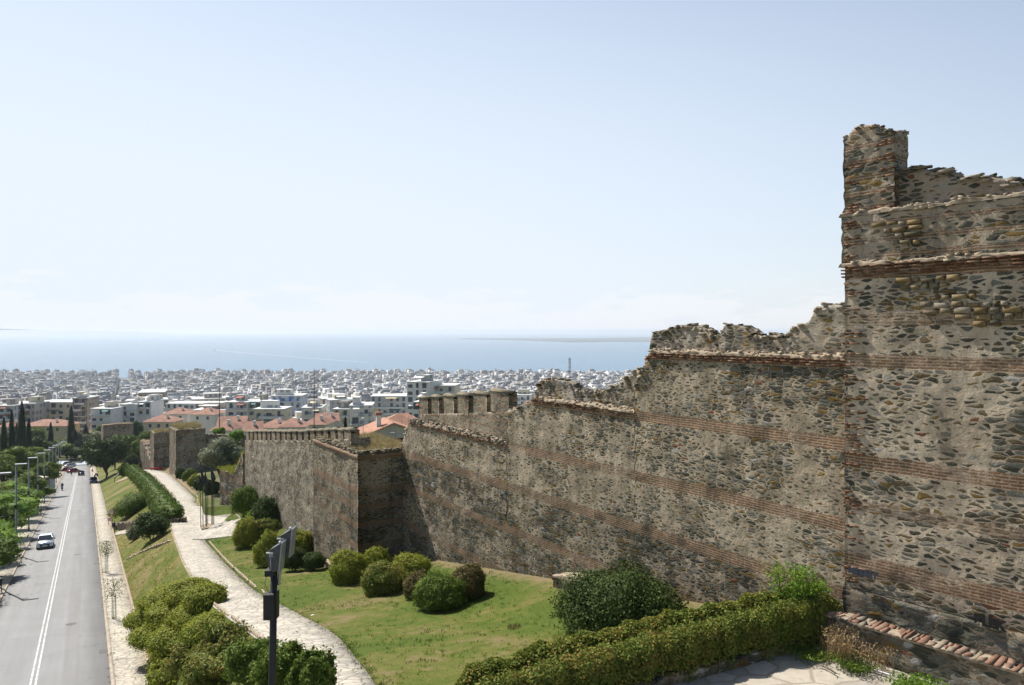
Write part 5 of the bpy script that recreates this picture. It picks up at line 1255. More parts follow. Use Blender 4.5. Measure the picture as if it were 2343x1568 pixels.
for sg in (-1, 1):
    for k in range(19):
        t = k / 19; mb.tube([(sg * w2 * t + sg * .13, -.10, -dr * t - .02), (sg * w2 * t + sg * .13, .4, -dr * t + .03)], .085, 6)
mb.build('verge_tiles', M['tile_far'], e)
mb = MB(); mb.add([(-w2 - .1, -1.6, -dr - 1.35), (w2, -1.6, -dr - 1.35), (w2, .4, -dr - .55), (-w2 - .1, .4, -dr - .55), (-w2 - .1, -1.6, -dr - 1.5), (w2, -1.6, -dr - 1.5), (w2, .4, -dr - .7), (-w2 - .1, .4, -dr - .7)],
              [(0, 1, 2, 3), (7, 6, 5, 4), (0, 4, 5, 1), (3, 0, 4, 7), (1, 5, 6, 2)])
M['tile_dark'] = tile_mat('dark_red_roof_sheet', RA, (.15, .035, .03), (.12, .03, .028), .25); mb.build('porch_roof', M['tile_dark'], e)
mb = MB()
for k in range(36): mb.tube([(-w2 + k * .28, -1.72, -dr - 1.40), (-w2 + k * .28, -1.3, -dr - 1.22)], .10, 6)
mb.build('eave_tiles', M['tile_far'], e)
c = unit(PM['white'], e, 'chimney', (-2.0, 3.2, .1), (.75, .75, 2.2)); ct = MB(); ct.box((0, 0, .55), (1.35, 1.35, .22)).box((0, 0, .62), (1.0, 1.0, .1)); ct.build('chimney_cap', M['tile_far'], c)
e = empty('tiled_house', tuple(P(912, 945, 165)), .25, 'second orange tiled house with a hipped roof behind the near gable', 'house')
mb = MB(); mb.add([(-9, -5, -4.0), (7, -6, -3.8), (8, 6, -3.6), (-8, 6, -3.6), (0, 0, 0), (2.0, 1.5, -.2)], [(0, 1, 4), (1, 5, 4), (1, 2, 5), (2, 3, 4, 5), (3, 0, 4)]); mb.build('roof', M['tile_orange'], e)
unit(PM['cream'], e, 'wall', (-.5, .2, -7.2), (14.5, 9.5, 6.6))
# generated blocks
gx, gy = Vector((.896, .444)), Vector((-.444, .896)); cand = []
rc = random.Random(21)
for i in range(-170, 120):
    for j in range(4, 150):
        a = i * 17.0 + (i // 3) * 8.5; b = j * 19.0 + (j // 3) * 8.0
        a += rc.uniform(-1.5, 1.5); b += rc.uniform(-2, 2); p = gx * a + gy * b
        if p.y < 325 or p.y > 2395: rc.random(); continue
        k = p.x / p.y
        if k < -.705 or k > .27: continue
        if p.y > 1650 and abs(a) < 15: continue
        if p.y < 470 and k < -.17 and rc.random() < .35: continue
        if any((p.x - q[0]) ** 2 + (p.y - q[1]) ** 2 < (q[2] + 6) ** 2 for q in used): continue
        # nothing between the eye and the placed fronts of the nearest row
        if p.y < 345 and -.62 < k < -.35: continue
        cand.append((p.y, p.x, rc.random()))
cand.sort()
GROUPS = 'apartment blocks in the dense town between the hill and the bay'
def hgt(Y, r): 
    if Y < 430: return 9 + r * 6
    return 13 + 9 * r + (3.5 if r > .85 else 0) + (2 if Y > 2200 else 0)
zone = lambda k: ('at the far left of the town', 'left of the avenue gap', 'around the avenue gap', 'above the ruined towers', 'behind the crenellated wall', 'left of the tall white slab', 'behind the merlons', 'right of the merlons')[min(7, max(0, int((k + .70) / .12)))]
NI = 262
for n_, (Y, X, r) in enumerate(cand[:NI]):
    col = rc.choice(['white', 'white', 'cream', 'grey', 'grey', 'pale blue-grey', 'beige', 'brownish', 'white', 'dull yellow'] if rc.random() < .9 else ['brownish'])
    row = 'near' if Y < 430 else 'middle' if Y < 560 else 'farther'
    building(X, Y, rc.uniform(12.5, 17), rc.uniform(12, 18), hgt(Y, r) + 1, math.atan2(gx.y, gx.x) + rc.choice([0, 0, -math.pi / 2, .0]) + rc.uniform(-.05, .05), col,
             f'{col} apartment block in the {row} rows {zone(X / Y)}', 1 if Y < 400 else 0, GROUPS, rc)
Vs = []; nb = 0
def bx(x, y, z0, w_, d_, h_, a):
    ca, sa = math.cos(a), math.sin(a); o = []
    for dz in (0, h_):
        for dx, dy in ((-1, -1), (1, -1), (1, 1), (-1, 1)): u, v = dx * w_ / 2, dy * d_ / 2; o.append((x + u * ca - v * sa, y + u * sa + v * ca, z0 + dz))
    Vs.extend(o)
ga = math.atan2(gx.y, gx.x)
for Y, X, r in cand[NI:]:
    h = hgt(Y, r) + 1; z = gz(X, Y) - 1; w_, d_ = rc.uniform(15, 17.3), rc.uniform(15, 20); h *= rc.uniform(.86, 1.1); a = ga + rc.uniform(-.03, .03)
    ox, oy = gy.x * -(d_ / 2), gy.y * -(d_ / 2)            # middle of the side that faces the hill
    bx(X, Y, z, w_, d_, h, a)
    if rc.random() < .75: bx(X - ox * .25, Y - oy * .25, z + h, w_ * rc.uniform(.55, .95), d_ * .6, 2.9, a)
    for _ in range(rc.randint(1, 3)):
        q = rc.uniform(-.38, .38); bx(X + gx.x * q * w_, Y + gx.y * q * w_, z + h + rc.choice([0, 2.9]), rc.uniform(1.2, 4), rc.uniform(1.5, 3.5), rc.uniform(1, 2.8), a)
    if rc.random() < .6: q = rc.uniform(-.3, .3); bx(X + gx.x * q * w_ + ox * .55, Y + gx.y * q * w_ + oy * .55, z + h + 2.3, rc.uniform(3, 8), rc.uniform(2.5, 5), .15, a)
    if rc.random() < .5: bx(X + rc.uniform(-.3, .3) * w_, Y, z + h, .22, .22, rc.uniform(3, 7), a)
    if Y < 1500:
        bl = w_ * rc.choice([.98, .98, .6, .4]); q = rc.uniform(-.5, .5) * (w_ - bl)
        for k in range(5): bx(X + gx.x * q + ox * 1.06, Y + gx.y * q + oy * 1.06, z + h - 3.05 * (k + 1), bl, 1.3, rc.choice([.3, .95]), a)
n = len(Vs) // 8; i = (np.arange(n) * 8)[:, None, None]
Q = (i + np.array([[4, 5, 6, 7], [0, 1, 5, 4], [1, 2, 6, 5], [2, 3, 7, 6], [3, 0, 4, 7]])[None]).reshape(-1, 4)
tag(link('distant_town', npmesh('distant_town', Vs, Q), M['cityfar']), kind='stuff')
# town trees between the blocks
for k in range(16):
    Y = rc.uniform(420, 900); kx = rc.uniform(-.64, .05); X = kx * Y
    tree(CX + kx * F, 0, HY - (gz(X, Y) + rc.uniform(12, 19)) / Y * F, 6 / Y * F, M['leaf_dark'], 'dark tree crown showing between the apartment blocks of the town', 'broadleaf_tree', 'trees between the town blocks', leaf=.5, n=900, clumps=7, seed=300 + k, Y=Y)
# masts, dish, lamp on the roofs
M['metal_dark'] = plain('dark_metal', (.03, .03, .032), .5, .4); M['metal_grey'] = plain('galvanised_metal', (.20, .21, .22), .5, .5); M['steel'] = plain('weathered_steel', (.28, .29, .30), .45, .6)
def mast(px, yt, Y, r, label, name='antenna_mast', yag=True, yb=None):
    X = (px - CX) / F * Y; zt = (HY - yt) / F * Y; zb = gz(X, Y) if yb is None else (HY - yb) / F * Y
    e = empty(name, (X, Y, zb), 0, label, 'antenna'); H = zt - zb
    MB().tube([(0, 0, 0), (0, 0, H * .6), (0, 0, H)], [r, r * .8, r * .5], 6).build('pole', M['metal_dark'], e)
    if yag:
        mb = MB(); mb.tube([(-.7, 0, H - .4), (.7, 0, H - .4)], .02, 4)
        for k in range(7): mb.tube([(-.6 + k * .2, -.35 + .03 * k, H - .4), (-.6 + k * .2, .35 - .03 * k, H - .4)], .015, 4)
        mb.build('aerial', M['metal_grey'], e)
mast(718.5, 844, 118, .07, 'tall thin dark mast rising over the crenellated wall to the sea line', yag=False)
mast(502, 872, 190, .12, 'thick grey pole among the roofs left of centre', yag=False)
mast(844.5, 926, 150, .05, 'aerial mast on the roofs left of the orange house')
mast(851, 932, 150, .05, 'shorter aerial mast beside the taller one left of the orange house')
mast(820, 944, 135, .04, 'thin aerial mast left of the orange tiled gable')
mast(892, 936, 140, .04, 'thin aerial mast over the orange roof ridge')
mast(919, 942, 145, .04, 'aerial mast at the right end of the orange roof')
mast(934, 950, 140, .04, 'aerial mast beside the wall end, rightmost of the orange roof ones')
mast(905, 983, 100, .035, 'television aerial with cross bars below the orange gable', yb=1015)
e = empty('satellite_dish', tuple(P(862, 946, 140)), 0, 'large pale satellite dish left of the orange roof', 'dish')
mb = MB(); R = .95; ring = [[(R * (i / 4) * math.cos(a * .5236), -.3 * (1 - (i / 4) ** 2) * -1, R * (i / 4) * math.sin(a * .5236)) for a in range(12)] for i in range(1, 5)]
vs = [(0, .3, 0)] + [p for rr in ring for p in rr]; fs = [(0, 1 + a, 1 + (a + 1) % 12) for a in range(12)] + [(1 + i * 12 + a, 1 + i * 12 + (a + 1) % 12, 13 + i * 12 + (a + 1) % 12, 13 + i * 12 + a) for i in range(3) for a in range(12)]
mb.add(vs, fs, True); mb.build('reflector', PM['beige'], e, rot=(.3, 0, -.6)); MB().tube([(0, .3, 0), (0, .5, -3)], .06, 6).build('post', M['metal_grey'], e)
e = empty('globe_lamp', tuple(P(830.5, 985, 125)), 0, 'street lamp with a pale round globe behind the crenellated wall', 'lamp')
MB().tube([(0, 0, -3), (0, 0, 1.6)], .05, 6).build('post', M['metal_grey'], e)
me = combine('globe', [(ico(3)[0] * .24 + np.array([0, 0, 1.85]), ico(3)[1], 0)], [PM['white']]); link('globe', me, None, e)
# lattice radio tower in the town
Y = 1300; X = (1303 - CX) / F * Y; zt = (HY - 819) / F * Y; zb = -104
e = empty('lattice_tower', (X, Y, zb), .4, 'steel lattice radio tower standing over the town against the bay', 'tower'); H = zt - zb
mb = MB(); lg = lambda t: 3.6 * (1 - t) + .9 * t if t < .35 else 1.25
for k in range(15):
    t0, t1 = k / 15, (k + 1) / 15; a0 = 3.4 - 2.2 * min(1, t0 / .4); a1 = 3.4 - 2.2 * min(1, t1 / .4)
    c0 = [(s * a0, q * a0, t0 * H) for s, q in ((-1, -1), (1, -1), (1, 1), (-1, 1))]; c1 = [(s * a1, q * a1, t1 * H) for s, q in ((-1, -1), (1, -1), (1, 1), (-1, 1))]
    for m in range(4): mb.tube([c0[m], c1[m]], .2, 4); mb.tube([c0[m], c1[(m + 1) % 4]], .11, 4); mb.tube([c1[m], c1[(m + 1) % 4]], .10, 4)
M['lattice'] = plain('lattice_steel', (.10, .11, .13), .6, .3); mb.build('lattice', M['lattice'], e)
mb = MB()
for zz in (.62, .74, .86, .95):
    for a in range(3): mb.box((1.7 * math.cos(a * 2.1 + zz * 9), 1.7 * math.sin(a * 2.1 + zz * 9), zz * H), (.7, .7, 2.6))
mb.tube([(0, 0, H), (0, 0, H + 4)], .12, 5); mb.build('antenna_panels', M['metal_grey'], e)
MB().tube([(1.2, -1.6, .6 * H), (1.2, -2.4, .6 * H)], [1.5, 1.4], 12).build('dish', M['slabw'], e)
# round brick tower at the shore and a chimney, on the skyline
X = (90 - CX) / F * 2300 * 1.3
# boat with its wake, ship on the horizon
M['foam'] = plain('foam', (.62, .68, .72), .7)
b0 = P(492, 802, 150 * F / 45); pts = [(492, 802), (500, 802.6), (540, 806), (620, 813), (720, 821), (840, 829.5)]
V = []; Q = []
for k, (a, b) in enumerate(pts):
    Y = 150 * F / (b - HY); X = (a - CX) / F * Y; w_ = [3, 9, 7, 6, 5.5, 5][k]; V += [(X, Y - w_, -149.6), (X, Y + w_ * 1.2, -149.6)]
Q = [(2 * k, 2 * k + 2, 2 * k + 3, 2 * k + 1) for k in range(len(pts) - 1)]
tag(link('boat_wake', npmesh('boat_wake', V, Q), M['foam']), kind='structure')
e = empty('motor_boat', (b0.x, b0.y, -150), .1, 'small fast boat at the head of the white wake on the bay', 'boat')
mb = MB(); mb.prism([(-1, 0), (-3, 3.2), (3, 3.2), (1, 0)], -11, 9); mb.build('hull', PM['white'], e)
MB().box((1, 0, 4.8), (9, 4, 3.2), taper=.8).build('cabin', M['slabw'], e)
e = empty('cargo_ship', tuple(P(568, 769, 22000)), .1, 'tiny hazy ship near the horizon line', 'ship'); e.location.z = -150
MB().box((0, 0, 6), (90, 16, 12)).build('hull', M['metal_grey'], e); MB().box((-22, 0, 20), (26, 14, 18)).build('superstructure', M['metal_grey'], e)
# ---------------------------------------------------------------- road: vehicles, lamps, signs
RD = Vector((-.5454, 1, -.1265)).normalized(); RS = Vector((.878, .479, 0)).normalized(); RU = RS.cross(RD).normalized()
def road_mat4(px, py, turn=0, lift=0.0, Y=None):
    kx, kz = (px - CX) / F, (HY - py) / F
    Yv = Y or -13.4 / (kz - .0532 * kx + .0975); p = Vector((kx * Yv, Yv, zroad(kx * Yv, Yv) + lift))
    m = Matrix((RD, -RS, RU)).transposed().to_4x4()     # local x forward (down the road), z up
    return Matrix.Translation(p) @ m @ Matrix.Rotation(turn, 4, 'Z')
def paintm(name, c, metal=.4, rough=.3):
    t = NT(name, rough, .5); t.col(c); t.b.inputs['Metallic'].default_value = metal; t.b.inputs['Coat Weight'].default_value = .6; t.b.inputs['Coat Roughness'].default_value = .08; return t.m
M['carglass'] = plain('car_glass', (.02, .025, .03), .06, 0, 0, 1, .8); M['tyre'] = plain('tyre_rubber', (.02, .02, .02), .9); M['rim'] = plain('wheel_rim', (.35, .36, .37), .35, .8)
M['headlight'] = plain('headlight_glass', (.55, .58, .6), .1, .3, 0, 1, .8); M['tail'] = plain('tail_light', (.35, .02, .015), .2); M['blackpl'] = plain('black_plastic', (.02, .02, .022), .6); M['plate'] = plain('number_plate', (.6, .6, .58), .6)
CARP = {'silver': paintm('silver_paint', (.52, .54, .56), .6), 'navy': paintm('navy_paint', (.012, .02, .045)), 'black': paintm('black_paint', (.012, .012, .014)), 'red': paintm('red_paint', (.20, .012, .018)), 'white': paintm('white_paint', (.68, .69, .69), 0), 'grey': paintm('grey_paint', (.25, .26, .28)), 'blue': paintm('light_blue_paint', (.25, .38, .52))}
def car(m4, colour, label, L_=4.0, W_=1.68, H_=1.45, van=False, name='parked_car', group=None):
    e = empty(name, (0, 0, 0), 0, label, 'van' if van else 'car', group); e.matrix_world = m4
    hw = W_ / 2; bl = .92 if not van else 1.1
    # body: sections along x (front at +x)
    xs = [-.5, -.49, -.42, -.2, .0, .22, .36, .45, .49, .5]; zt = [.55, .78, bl, bl + .02, bl, bl - .02, .84, .76, .62, .45]; zb = [.38, .28, .22, .2, .2, .2, .22, .25, .3, .38]; wf = [.86, .94, .99, 1, 1, 1, .98, .93, .86, .78]
    V = []; Fq = []
    for x, a, b, f in zip(xs, zt, zb, wf):
        w_ = hw * f; V += [(x * L_, -w_ * .92, b), (x * L_, -w_, b + (a - b) * .35), (x * L_, -w_ * .99, b + (a - b) * .75), (x * L_, -w_ * .88, a), (x * L_, 0, a + .04), (x * L_, w_ * .88, a), (x * L_, w_ * .99, b + (a - b) * .75), (x * L_, w_, b + (a - b) * .35), (x * L_, w_ * .92, b)]
    for i in range(len(xs) - 1):
        for k in range(8): Fq.append((i * 9 + k, i * 9 + k + 1, (i + 1) * 9 + k + 1, (i + 1) * 9 + k))
        Fq.append((i * 9 + 8, i * 9, (i + 1) * 9, (i + 1) * 9 + 8))
    Fq.append(tuple(range(9))); Fq.append(tuple((len(xs) - 1) * 9 + k for k in range(9))[::-1])
    mb = MB(); mb.add(V, Fq, True); body = mb.build('body', CARP[colour], e)
    # greenhouse in glass and the roof panel over it
    if van: cx = [(-.49, -.48), (.20, .36)]
    else: cx = [(-.44, -.34), (.10, .27)]
    r0, r1 = cx[0][1] * L_, cx[1][0] * L_; g0, g1 = cx[0][0] * L_, cx[1][1] * L_; rw, gw = hw * .74, hw * .9; H = H_ - .05
    mb = MB(); mb.add([(g0, -gw, bl - .02), (g1, -gw, bl - .02), (g1, gw, bl - .02), (g0, gw, bl - .02), (r0, -rw, H), (r1, -rw, H), (r1, rw, H), (r0, rw, H)], [(3, 2, 1, 0), (4, 5, 6, 7), (0, 1, 5, 4), (1, 2, 6, 5), (2, 3, 7, 6), (3, 0, 4, 7)])
    mb.build('windows', M['carglass'], e)
    mb = MB(); mb.box(((r0 + r1) / 2, 0, H + .02), (r1 - r0 + .1, rw * 2 + .06, .07), taper=.9); mb.build('roof', CARP[colour], e, bevel=.03)
    mb = MB()
    for sy in (-1, 1):
        for (a, b) in ((g1, r1), (g0, r0), ((g0 + g1) / 2, (r0 + r1) / 2)): mb.tube([(a, sy * gw, bl - .02), (b, sy * rw, H + .02)], .045, 5)
    if van: mb.box((-.13 * L_, 0, (bl + H) / 2), (.62 * L_, rw * 2 + .24, H - bl), taper=.9)
    mb.build('pillars', CARP[colour], e)
    for sx in (.31, -.30):
        for sy in (-1, 1):
            wl = empty_part('wheel', e, (sx * L_, sy * (hw - .1), .31))
            MB().tube([(0, -.1, 0), (0, .1, 0)], .31, 16).build('tyre', M['tyre'], wl); MB().tube([(0, -.108, 0), (0, .108, 0)], .19, 12).build('rim', M['rim'], wl)
    for sy in (-1, 1):
        MB().box((.468 * L_, sy * hw * .66, .68), (.16, .34, .15), taper=.8).build('headlight', M['headlight'], e); MB().box((-.492 * L_, sy * hw * .72, .78), (.06, .24, .2)).build('tail_light', M['tail'], e)
        MB().box((.17 * L_, sy * (hw + .08), bl + .08), (.12, .2, .14)).build('mirror', M['blackpl'], e)
    MB().box((.497 * L_, 0, .46), (.05, hw * 1.15, .2)).build('grille', M['blackpl'], e); MB().box((.508 * L_, 0, .40), (.02, .5, .11)).build('number_plate', M['plate'], e)
    return e
def empty_part(name, par, loc):
    o = bpy.data.objects.new(name, None); C.objects.link(o); o.parent = par; o.location = loc; return o
PI = math.pi
gc = 'cars parked at the foot of the road'
car(road_mat4(104, 1252, PI), 'silver', 'silver hatchback driving up the road towards the viewer', name='moving_car')
car(road_mat4(214, 1106, PI, .1), 'navy', 'dark navy car parked half on the right kerb, front to the viewer', name='parked_car', group=gc)
car(road_mat4(186, 1088, 0), 'black', 'black car driving away at the end of the road, sun glinting on its rear window', name='moving_car')
car(road_mat4(168, 1082, -.9), 'red', 'dark red car turning across the junction, rightmost of the two red ones', name='moving_car')
car(road_mat4(152, 1079, 1.35), 'red', 'dark red car parked sideways behind the scooter rider', group=gc)
car(road_mat4(160, 1069, 1.9), 'white', 'white hatchback parked sideways behind the dark red cars', group=gc)
car(road_mat4(152, 1066, 1.9), 'silver', 'silver estate car with a glinting roof parked behind the white hatchback', group=gc, L_=4.4, H_=1.6)
car(road_mat4(174, 1061, -1.2), 'white', 'long white van parked behind the cars under the trees', L_=5.2, W_=1.95, H_=2.3, van=True, name='parked_van')
car(road_mat4(190, 1057, -1.3), 'blue', 'pale blue car just right of the white van', group=gc)
# riders
M['cloth_dark'] = plain('dark_clothes', (.03, .03, .035), .9); M['skin'] = plain('skin', (.45, .28, .2), .6); M['helmet'] = plain('helmet_shell', (.5, .5, .52), .2); M['scoot'] = paintm('scooter_blue_paint', (.02, .05, .16)); M['cloth_red'] = plain('dark_red_jacket', (.14, .02, .025), .9)
def skinned(name, joints, edges, radii, mat, par):
    me = bpy.data.meshes.new(name); me.from_pydata(joints, edges, []); o = link(name, me, mat, par)
    sk = o.modifiers.new('skin', 'SKIN'); sk.use_smooth_shade = True
    for v, r in zip(me.skin_vertices[0].data, radii): v.radius = (r, r)
    me.skin_vertices[0].data[0].use_root = True
    o.modifiers.new('sub', 'SUBSURF').levels = 1; o.modifiers['sub'].render_levels = 1; return o
def rider(m4, lab_s, lab_p, paint, cloth, helmet=True):
    e = empty('scooter', (0, 0, 0), 0, lab_s, 'scooter'); e.matrix_world = m4
    mb = MB(); mb.prism([(-.75, .55), (-.3, .35), (.2, .3), (.45, .35), (.55, .95), (.42, 1.0), (.3, .5), (-.1, .5), (-.2, .8), (-.8, .85)], -.17, .17, 'y'); mb.build('body', paint, e, bevel=.03)
    for x in (.62, -.55):
        wl = empty_part('wheel', e, (x, 0, .25)); MB().tube([(0, -.06, 0), (0, .06, 0)], .25, 14).build('tyre', M['tyre'], wl); MB().tube([(0, -.065, 0), (0, .065, 0)], .14, 10).build('rim', M['rim'], wl)
    MB().tube([(.55, 0, .9), (.48, 0, 1.05), (.42, -.33, 1.08)], .02, 6).tube([(.48, 0, 1.05), (.42, .33, 1.08)], .02, 6).build('handlebar', M['blackpl'], e)
    MB().box((.56, 0, .85), (.1, .16, .14)).build('headlight', M['headlight'], e); MB().box((-.35, 0, .86), (.6, .28, .1)).build('seat', M['blackpl'], e, bevel=.03)
    p = empty('person', (0, 0, 0), 0, lab_p, 'person'); p.matrix_world = m4
    J = [(-.3, 0, .95), (-.27, 0, 1.2), (-.22, 0, 1.42), (-.2, 0, 1.55), (-.17, 0, 1.68), (-.2, -.2, 1.4), (0, -.27, 1.2), (.36, -.3, 1.1), (-.2, .2, 1.4), (0, .27, 1.2), (.36, .3, 1.1), (-.2, -.11, .93), (.12, -.17, .9), (.16, -.15, .45), (.28, -.15, .38), (-.2, .11, .93), (.12, .17, .9), (.16, .15, .45), (.28, .15, .38)]
    E = [(0, 1), (1, 2), (2, 3), (3, 4), (2, 5), (5, 6), (6, 7), (2, 8), (8, 9), (9, 10), (0, 11), (11, 12), (12, 13), (13, 14), (0, 15), (15, 16), (16, 17), (17, 18)]
    Rr = [.16, .16, .17, .065, .1, .08, .055, .04, .08, .055, .04, .1, .08, .055, .045, .1, .08, .055, .045]
    skinned('body', J, E, Rr, cloth, p)
    v, t_ = ico(3); link('helmet', combine('helmet', [(v * np.array([.15, .135, .15]) + np.array([-.17, 0, 1.72]), t_, 0)], [M['helmet'] if helmet else M['blackpl']]), None, p)
rider(road_mat4(142, 1123, PI), 'blue scooter riding up the left lane', 'rider in dark clothes on the blue scooter coming up the road', M['scoot'], M['cloth_dark'])
rider(road_mat4(163, 1088, 0), 'dark scooter in front of the red cars', 'rider in a dark red jacket on the scooter by the red cars', CARP['black'], M['cloth_red'], False)
m4 = road_mat4(220, 1092, 2.6, .12); e = empty('motorcycle', (0, 0, 0), 0, 'dark motorcycle parked on the right pavement beyond the navy car', 'motorcycle'); e.matrix_world = m4
mb = MB(); mb.prism([(-.8, .75), (-.2, .4), (.3, .4), (.5, .9), (.1, 1.0), (-.3, .8), (-.8, .9)], -.15, .15, 'y'); mb.build('body', CARP['black'], e, bevel=.03)
for x in (.7, -.65): wl = empty_part('wheel', e, (x, 0, .31)); MB().tube([(0, -.06, 0), (0, .06, 0)], .31, 14).build('tyre', M['tyre'], wl)
MB().tube([(.5, -.35, 1.08), (.55, 0, 1.02), (.5, .35, 1.08)], .02, 6).build('handlebar', M['blackpl'], e)
# street lamps down the left pavement
gl = 'flat headed street lamps along the left pavement'; lamp0 = None
names = ['nearest', 'second', 'third', 'fourth', 'fifth', 'sixth', 'seventh', 'eighth', 'ninth', 'farthest']
for k, Y in enumerate([68, 86, 105, 125, 144.5, 163, 182, 201, 220, 239]):
    off = -6.75; X = (off - .479 * Y) / .878; z = zroad(X, Y) + .12
    if lamp0 is None:
        lamp0 = e = empty('street_lamp', (0, 0, 0), 0, '', 'street lamp', gl)
        MB().tube([(0, 0, 0), (0, 0, .5), (0, 0, .52), (0, 0, 9.8)], [.13, .13, .095, .085], 10).build('pole', M['metal_grey'], e)
        mb = MB(); mb.box((.45, 0, 9.85), (1.15, .42, .12)); mb.build('lamp_head', M['metal_grey'], e, bevel=.02)
        mb = MB(); mb.box((.55, 0, 9.785), (.8, .3, .03)); mb.build('lamp_glass', M['plate'], e)
        mb = MB(); mb.box((0, -.16, 5.2), (.22, .16, .5)).tube([(-.25, 0, 6.0), (.3, 0, 6.0)], .03, 5).box((.32, 0, 6.0), (.14, .12, .2)); mb.build('fitting', M['metal_dark'], e)
    else: e = copy_tree(lamp0)
    e.location = (X, Y, z); e.rotation_euler = (0, 0, .35)
    e['label'] = f'{names[k]} flat headed street lamp counting from the viewer' if k not in (0,) else 'nearest flat headed street lamp, cut by the left edge of the photo'
def post_thing(name, px, py, label, cat, build):
    p = hit(px, py); e = empty(name, tuple(p), 0, label, cat); build(e); return e
def bin_(e):
    MB().tube([(0, 0, 0), (0, 0, 1.5)], .04, 8).build('post', M['metal_dark'], e); MB().tube([(.02, -.22, .75), (.02, -.22, 1.35)], [.17, .21], 12).build('basket', M['metal_dark'], e)
post_thing('litter_bin', 94, 1182, 'dark litter bin on a post at the left kerb below the fourth lamp', 'litter bin', bin_)
post_thing('litter_bin', 3, 1358, 'dark litter bin on a post at the left edge of the photo', 'litter bin', bin_)
post_thing('litter_bin', 262, 1219, 'dark litter bin on a post on the right pavement near the red and white board', 'litter bin', bin_)
M['white_sign'] = plain('sign_white', (.72, .72, .70), .5, 0, .05); M['red_sign'] = plain('sign_red', (.48, .03, .025), .5, 0, .05); M['yel_sign'] = plain('sign_orange', (.62, .24, .03), .5, 0, .05)
def text_obj(name, txt, size, mat, par, loc, rot):
    cu = bpy.data.curves.new('t', 'FONT'); cu.body = txt; cu.size = size; cu.align_x = 'CENTER'; cu.align_y = 'CENTER'; cu.extrude = .002; cu.offset = size * .02
    tmp = bpy.data.objects.new('tmp', cu); C.objects.link(tmp); bpy.context.view_layer.update(); me = bpy.data.meshes.new_from_object(tmp); bpy.data.objects.remove(tmp)
    return link(name, me, mat, par, loc, rot)
def sign30(e):
    e.rotation_euler = (0, 0, -.45)
    MB().tube([(0, 0, 0), (0, 0, 2.75)], .035, 8).build('pole', M['metal_grey'], e)
    s_ = MB().tube([(0, -.045, 2.45), (0, -.02, 2.45)], .42, 28).build('sign_disc', M['red_sign'], e)
    MB().tube([(0, -.052, 2.45), (0, -.046, 2.45)], .31, 28).build('white_field', M['white_sign'], s_)
    text_obj('speed_number', '30', .42, M['blackpl'], s_, (0, -.056, 2.45), (PI / 2, 0, 0))
e = post_thing('speed_sign', 256, 1214, 'round red and white 30 speed limit sign on the right pavement', 'road sign', sign30)
def board(e):
    e.rotation_euler = (0, 0, -.45); MB().box((0, 0, .85), (.95, .04, .45)).build('panel', M['red_sign'], e); mb = MB()
    for k in range(3): mb.box((-.3 + .3 * k, -.025, .85), (.13, .012, .45))
    mb.build('white_stripes', M['white_sign'], e); [MB().tube([(x, 0, 0), (x, 0, .65)], .025, 6).build('leg', M['metal_grey'], e) for x in (-.35, .35)]
post_thing('warning_board', 252, 1203, 'small red and white striped board on the right pavement by the speed sign', 'road sign', board)
def tri(e):
    e.rotation_euler = (0, 0, -.45); MB().tube([(0, 0, 0), (0, 0, 2.9)], .04, 6).build('pole', M['metal_grey'], e)
    MB().add([(-.5, -.06, 2.0), (.5, -.06, 2.0), (0, -.06, 2.9), (-.5, -.03, 2.0), (.5, -.03, 2.0), (0, -.03, 2.9)], [(0, 1, 2), (5, 4, 3), (0, 3, 4, 1), (1, 4, 5, 2), (2, 5, 3, 0)]).build('sign_plate', M['yel_sign'], e)
    MB().add([(-.27, -.066, 2.12), (.27, -.066, 2.12), (0, -.066, 2.62), (-.27, -.061, 2.12), (.27, -.061, 2.12), (0, -.061, 2.62)], [(0, 1, 2), (5, 4, 3), (0, 3, 4, 1), (1, 4, 5, 2), (2, 5, 3, 0)]).build('sign_field', M['red_sign'], e)
post_thing('warning_sign', 212, 1096, 'triangular orange warning sign under the big dark tree', 'road sign', tri)
def nb_(e):
    e.rotation_euler = (0, 0, .3); MB().box((0, 0, 1.9), (2.3, .12, 3.0)).build('panel', PM['pale blue-grey'], e); [MB().box((x, 0, .2), (.1, .1, .5)).build('leg', M['metal_grey'], e) for x in (-1.0, 1.0)]
post_thing('notice_board', 113, 1122, 'tall plain grey notice panel seen from behind at the left pavement', 'notice board', nb_)
e = empty('kiosk', tuple(P(66, 1100, 150)), -.3, 'low concrete kiosk with a flat roof half hidden by the street trees', 'building')
MB().box((0, 0, -1.2), (4.2, 3.4, 3)).build('wall', PM['brownish'], e); MB().box((0, 0, .45), (5.0, 4.2, .28)).build('roof', PM['beige'], e)
